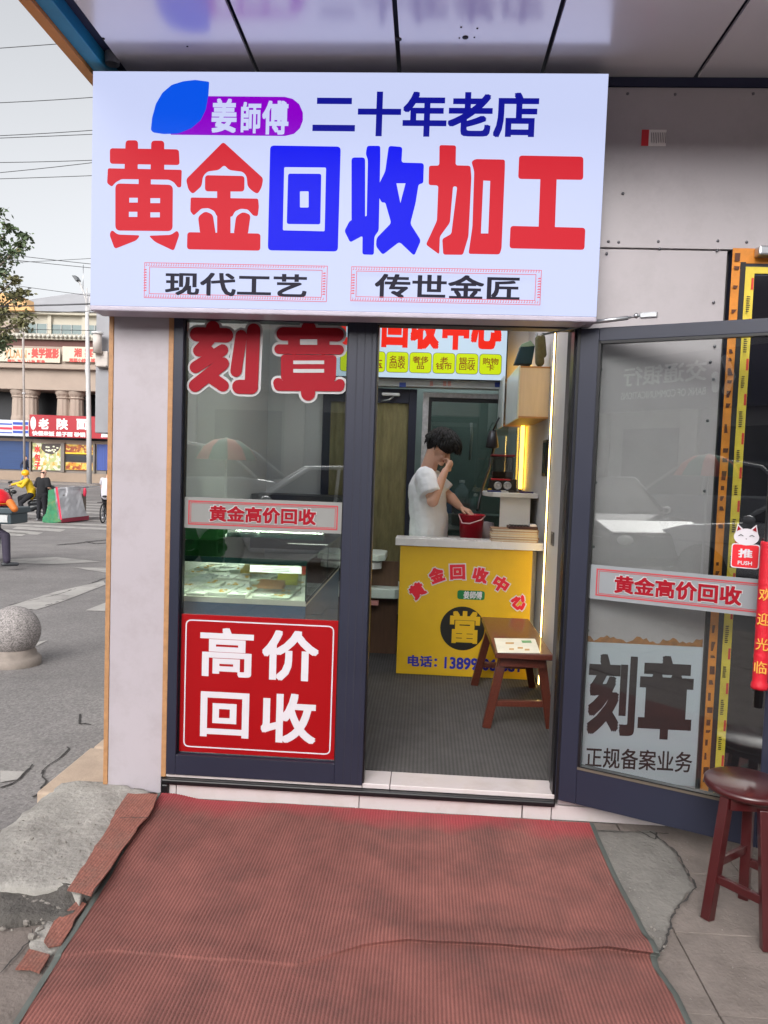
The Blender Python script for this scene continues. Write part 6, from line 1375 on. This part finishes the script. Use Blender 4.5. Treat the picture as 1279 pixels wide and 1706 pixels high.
br_.build('limb', _mats['grey bark'], TR); leaves[0].build('crown', M_leaf, TR); leaves[1].build('crown', M_leaf2, TR)

# ------------------------------------------------------------------ the other side of the street, met only as reflections in the shop glass
BK2 = thing('bank_building', 'grey bank building on the opposite side of the street, reflected in the glass door', 'building', (-14, -24.5, -.1))
yk = -24.8; MB().box(-60, 40, yk-10, yk, -.2, 9.5).build('wall', mat('grey bank stone', (140, 138, 138), .7, 0, .08, .5), BK2)
MB().box(-60, 40, yk, yk+.5, 4.4, 6.6).build('sign_band', mat('dark blue band', (48, 54, 76), .4), BK2)
for i in range(20):
    x = -46+i*4.2
    MB().box(x, x+2.6, yk, yk+.06, .4, 3.7).build('shop_glass', mat('shop glass dark', (52, 60, 66), .1), BK2); MB().box(x, x+2.2, yk, yk+.06, 7.6, 9.6).build('window', mat('shop glass dark', (52, 60, 66), .1), BK2); MB().box(x+2.75, x+3.5, yk, yk+.25, -.2, 4.39).build('pier', mat('pale stone pier', (176, 172, 168), .7), BK2)
PK = Plane((-14.2, yk+.505, 0), (-1, 0, 0), (0, 0, 1)); m = Marks(PK, .0); m.text('交通银行', -1.5, 2.2, 5.45, 6.25, bold=.02); m.text('BANK OF COMMUNICATIONS', -1.5, 2.3, 4.9, 5.2, bold=.01); m.build('lettering', mat('silver letters', (222, 224, 230), .4), BK2)
m = Marks(PK, .0); m.stroke([(-2.3, 5.0), (-2.5, 5.5), (-2.2, 6.2)], .3).stroke([(-1.9, 5.1), (-1.85, 5.6)], .3); m.build('emblem', _mats['silver letters'], BK2)
def car(lb, loc, yaw, c_, sc=1.0):
    T = thing('parked_car', lb, 'car', loc, 0, 'cars parked across the street'); ca, sa = cos(yaw), sin(yaw)
    def W(x, y, z_): x, y, z_ = x*sc, y*sc, z_*sc*1.06; return V((loc[0]+x*ca-y*sa, loc[1]+x*sa+y*ca, loc[2]+z_))
    side = [(-2.15, .38), (-2.2, .75), (-2.05, .98), (-1.5, 1.04), (.75, .98), (1.6, .90), (2.1, .76), (2.18, .45), (2.1, .30), (1.75, .28), (1.62, .52), (1.35, .64), (1.08, .52), (.95, .27), (-.95, .27), (-1.08, .52), (-1.35, .64), (-1.62, .52), (-1.75, .28)]
    top = [(-1.75, 1.02), (-1.2, 1.42), (-.6, 1.50), (.1, 1.47), (.85, .99)]
    p = mat('car paint %d' % c_[0], c_, .18, .2, .02, 1, coat=1.0)
    b = MB(); n = len(side)
    for (y0, y1, s0, s1) in ((-.86, .86, 0, 0),): b.prism([W(x, y0, z_) for x, z_ in side], W(0, y1, 0)-W(0, y0, 0))
    b.build('body', p, T, bev=.06, seg=3)
    k = len(top); b = MB(); b.add([W(x, -.80+.14*(z_-1), z_) for x, z_ in top]+[W(x, .80-.14*(z_-1), z_) for x, z_ in top], [tuple(range(k))[::-1], tuple(range(k, 2*k))]+[(i, i+1, k+i+1, k+i) for i in range(k-1)]+[(k-1, 0, k, 2*k-1)]); b.build('cabin_glass', mat('car window', (20, 24, 28), .04), T)
    b = MB()
    for s in (-1, 1): b.tube([W(x, s*(.80-.14*(z_-1)+.004), z_+.01) for x, z_ in top], .035, 8).tube([W(-.35, s*.76, 1.48), W(-.30, s*.82, 1.0)], .03, 8)
    b.add([W(x, y, z_) for x, z_ in ((-1.2, 1.45), (-.6, 1.53), (.1, 1.50)) for y in (-.75, .75)], [(0, 2, 3, 1), (2, 4, 5, 3)]); b.build('roof', p, T)
    for x in (-1.35, 1.35):
        for s in (-1, 1):
            r = MB().lathe([(0, -.1), (.31, -.1), (.33, -.06), (.33, .06), (.31, .1), (.2, .1), (.18, .06), (0, .05)], (0, 0, 0), 24, 'Y'); r.v = [W(x, s*.78, .33)+(W(q.x, q.y*s, q.z)-W(0, 0, 0)) for q in r.v]; r.build('wheel', M_tyre, T)
    MB().tube([W(-1.9, -.87, .72), W(1.9, -.87, .68)], .012, 6).tube([W(-1.9, .87, .72), W(1.9, .87, .68)], .012, 6).build('chrome_trim', M_chrome, T)
    for s in (-1, 1): MB().ell(W(2.08, s*.62, .66), (.14, .16, .08), 12, 8).build('headlight', mat('lamp lens', (220, 220, 214), .15), T); MB().ell(W(.72, s*.95, 1.02), (.09, .10, .07), 10, 8).build('mirror', p, T)
car('dark grey saloon parked across the street, reflected in the open glass door', (-5.6, -8.4, gz(-8)), radians(24), (52, 54, 60), 1.05)
car('white saloon parked across the street, reflected in the shop window', (-1.9, -8.9, gz(-8)), radians(168), (206, 208, 212), 1.05)
car('silver saloon parked at an angle across the street, reflected in the shop window', (-5.6, -12.6, gz(-8)), radians(185), (160, 162, 166), 1.3)
T = thing('stand_in_parasol', 'small added parasol of green and orange segments, standing in for coloured arcs reflected in the shop window', 'parasol', (-3.05, -7.7, gz(-8)))  # added parasol, stands in for unidentified coloured arcs reflected in the window
for i in range(10):
    a0 = 2*pi*i/10; MB().lathe([(.02, 1.98), (.20, 1.95), (.36, 1.84), (.47, 1.66), (.45, 1.655), (.34, 1.82), (.19, 1.93)], (-3.05, -7.7, 0), 4, 'Z', a0, a0+2*pi/10-.004).build('canopy_panel', mat(('green parasol cloth', 'orange parasol cloth')[i % 2], ((30, 120, 90), (226, 110, 70))[i % 2], .6), T)
MB().tube([(-3.05, -7.7, -.08), (-3.05, -7.7, 2.0)], .018, 8).build('pole', M_steel, T)
MB().lathe([(0, -.075), (.22, -.075), (.22, -.02), (.05, .02), (0, .02)], (-3.05, -7.7, 0), 20).build('foot', M_black, T)
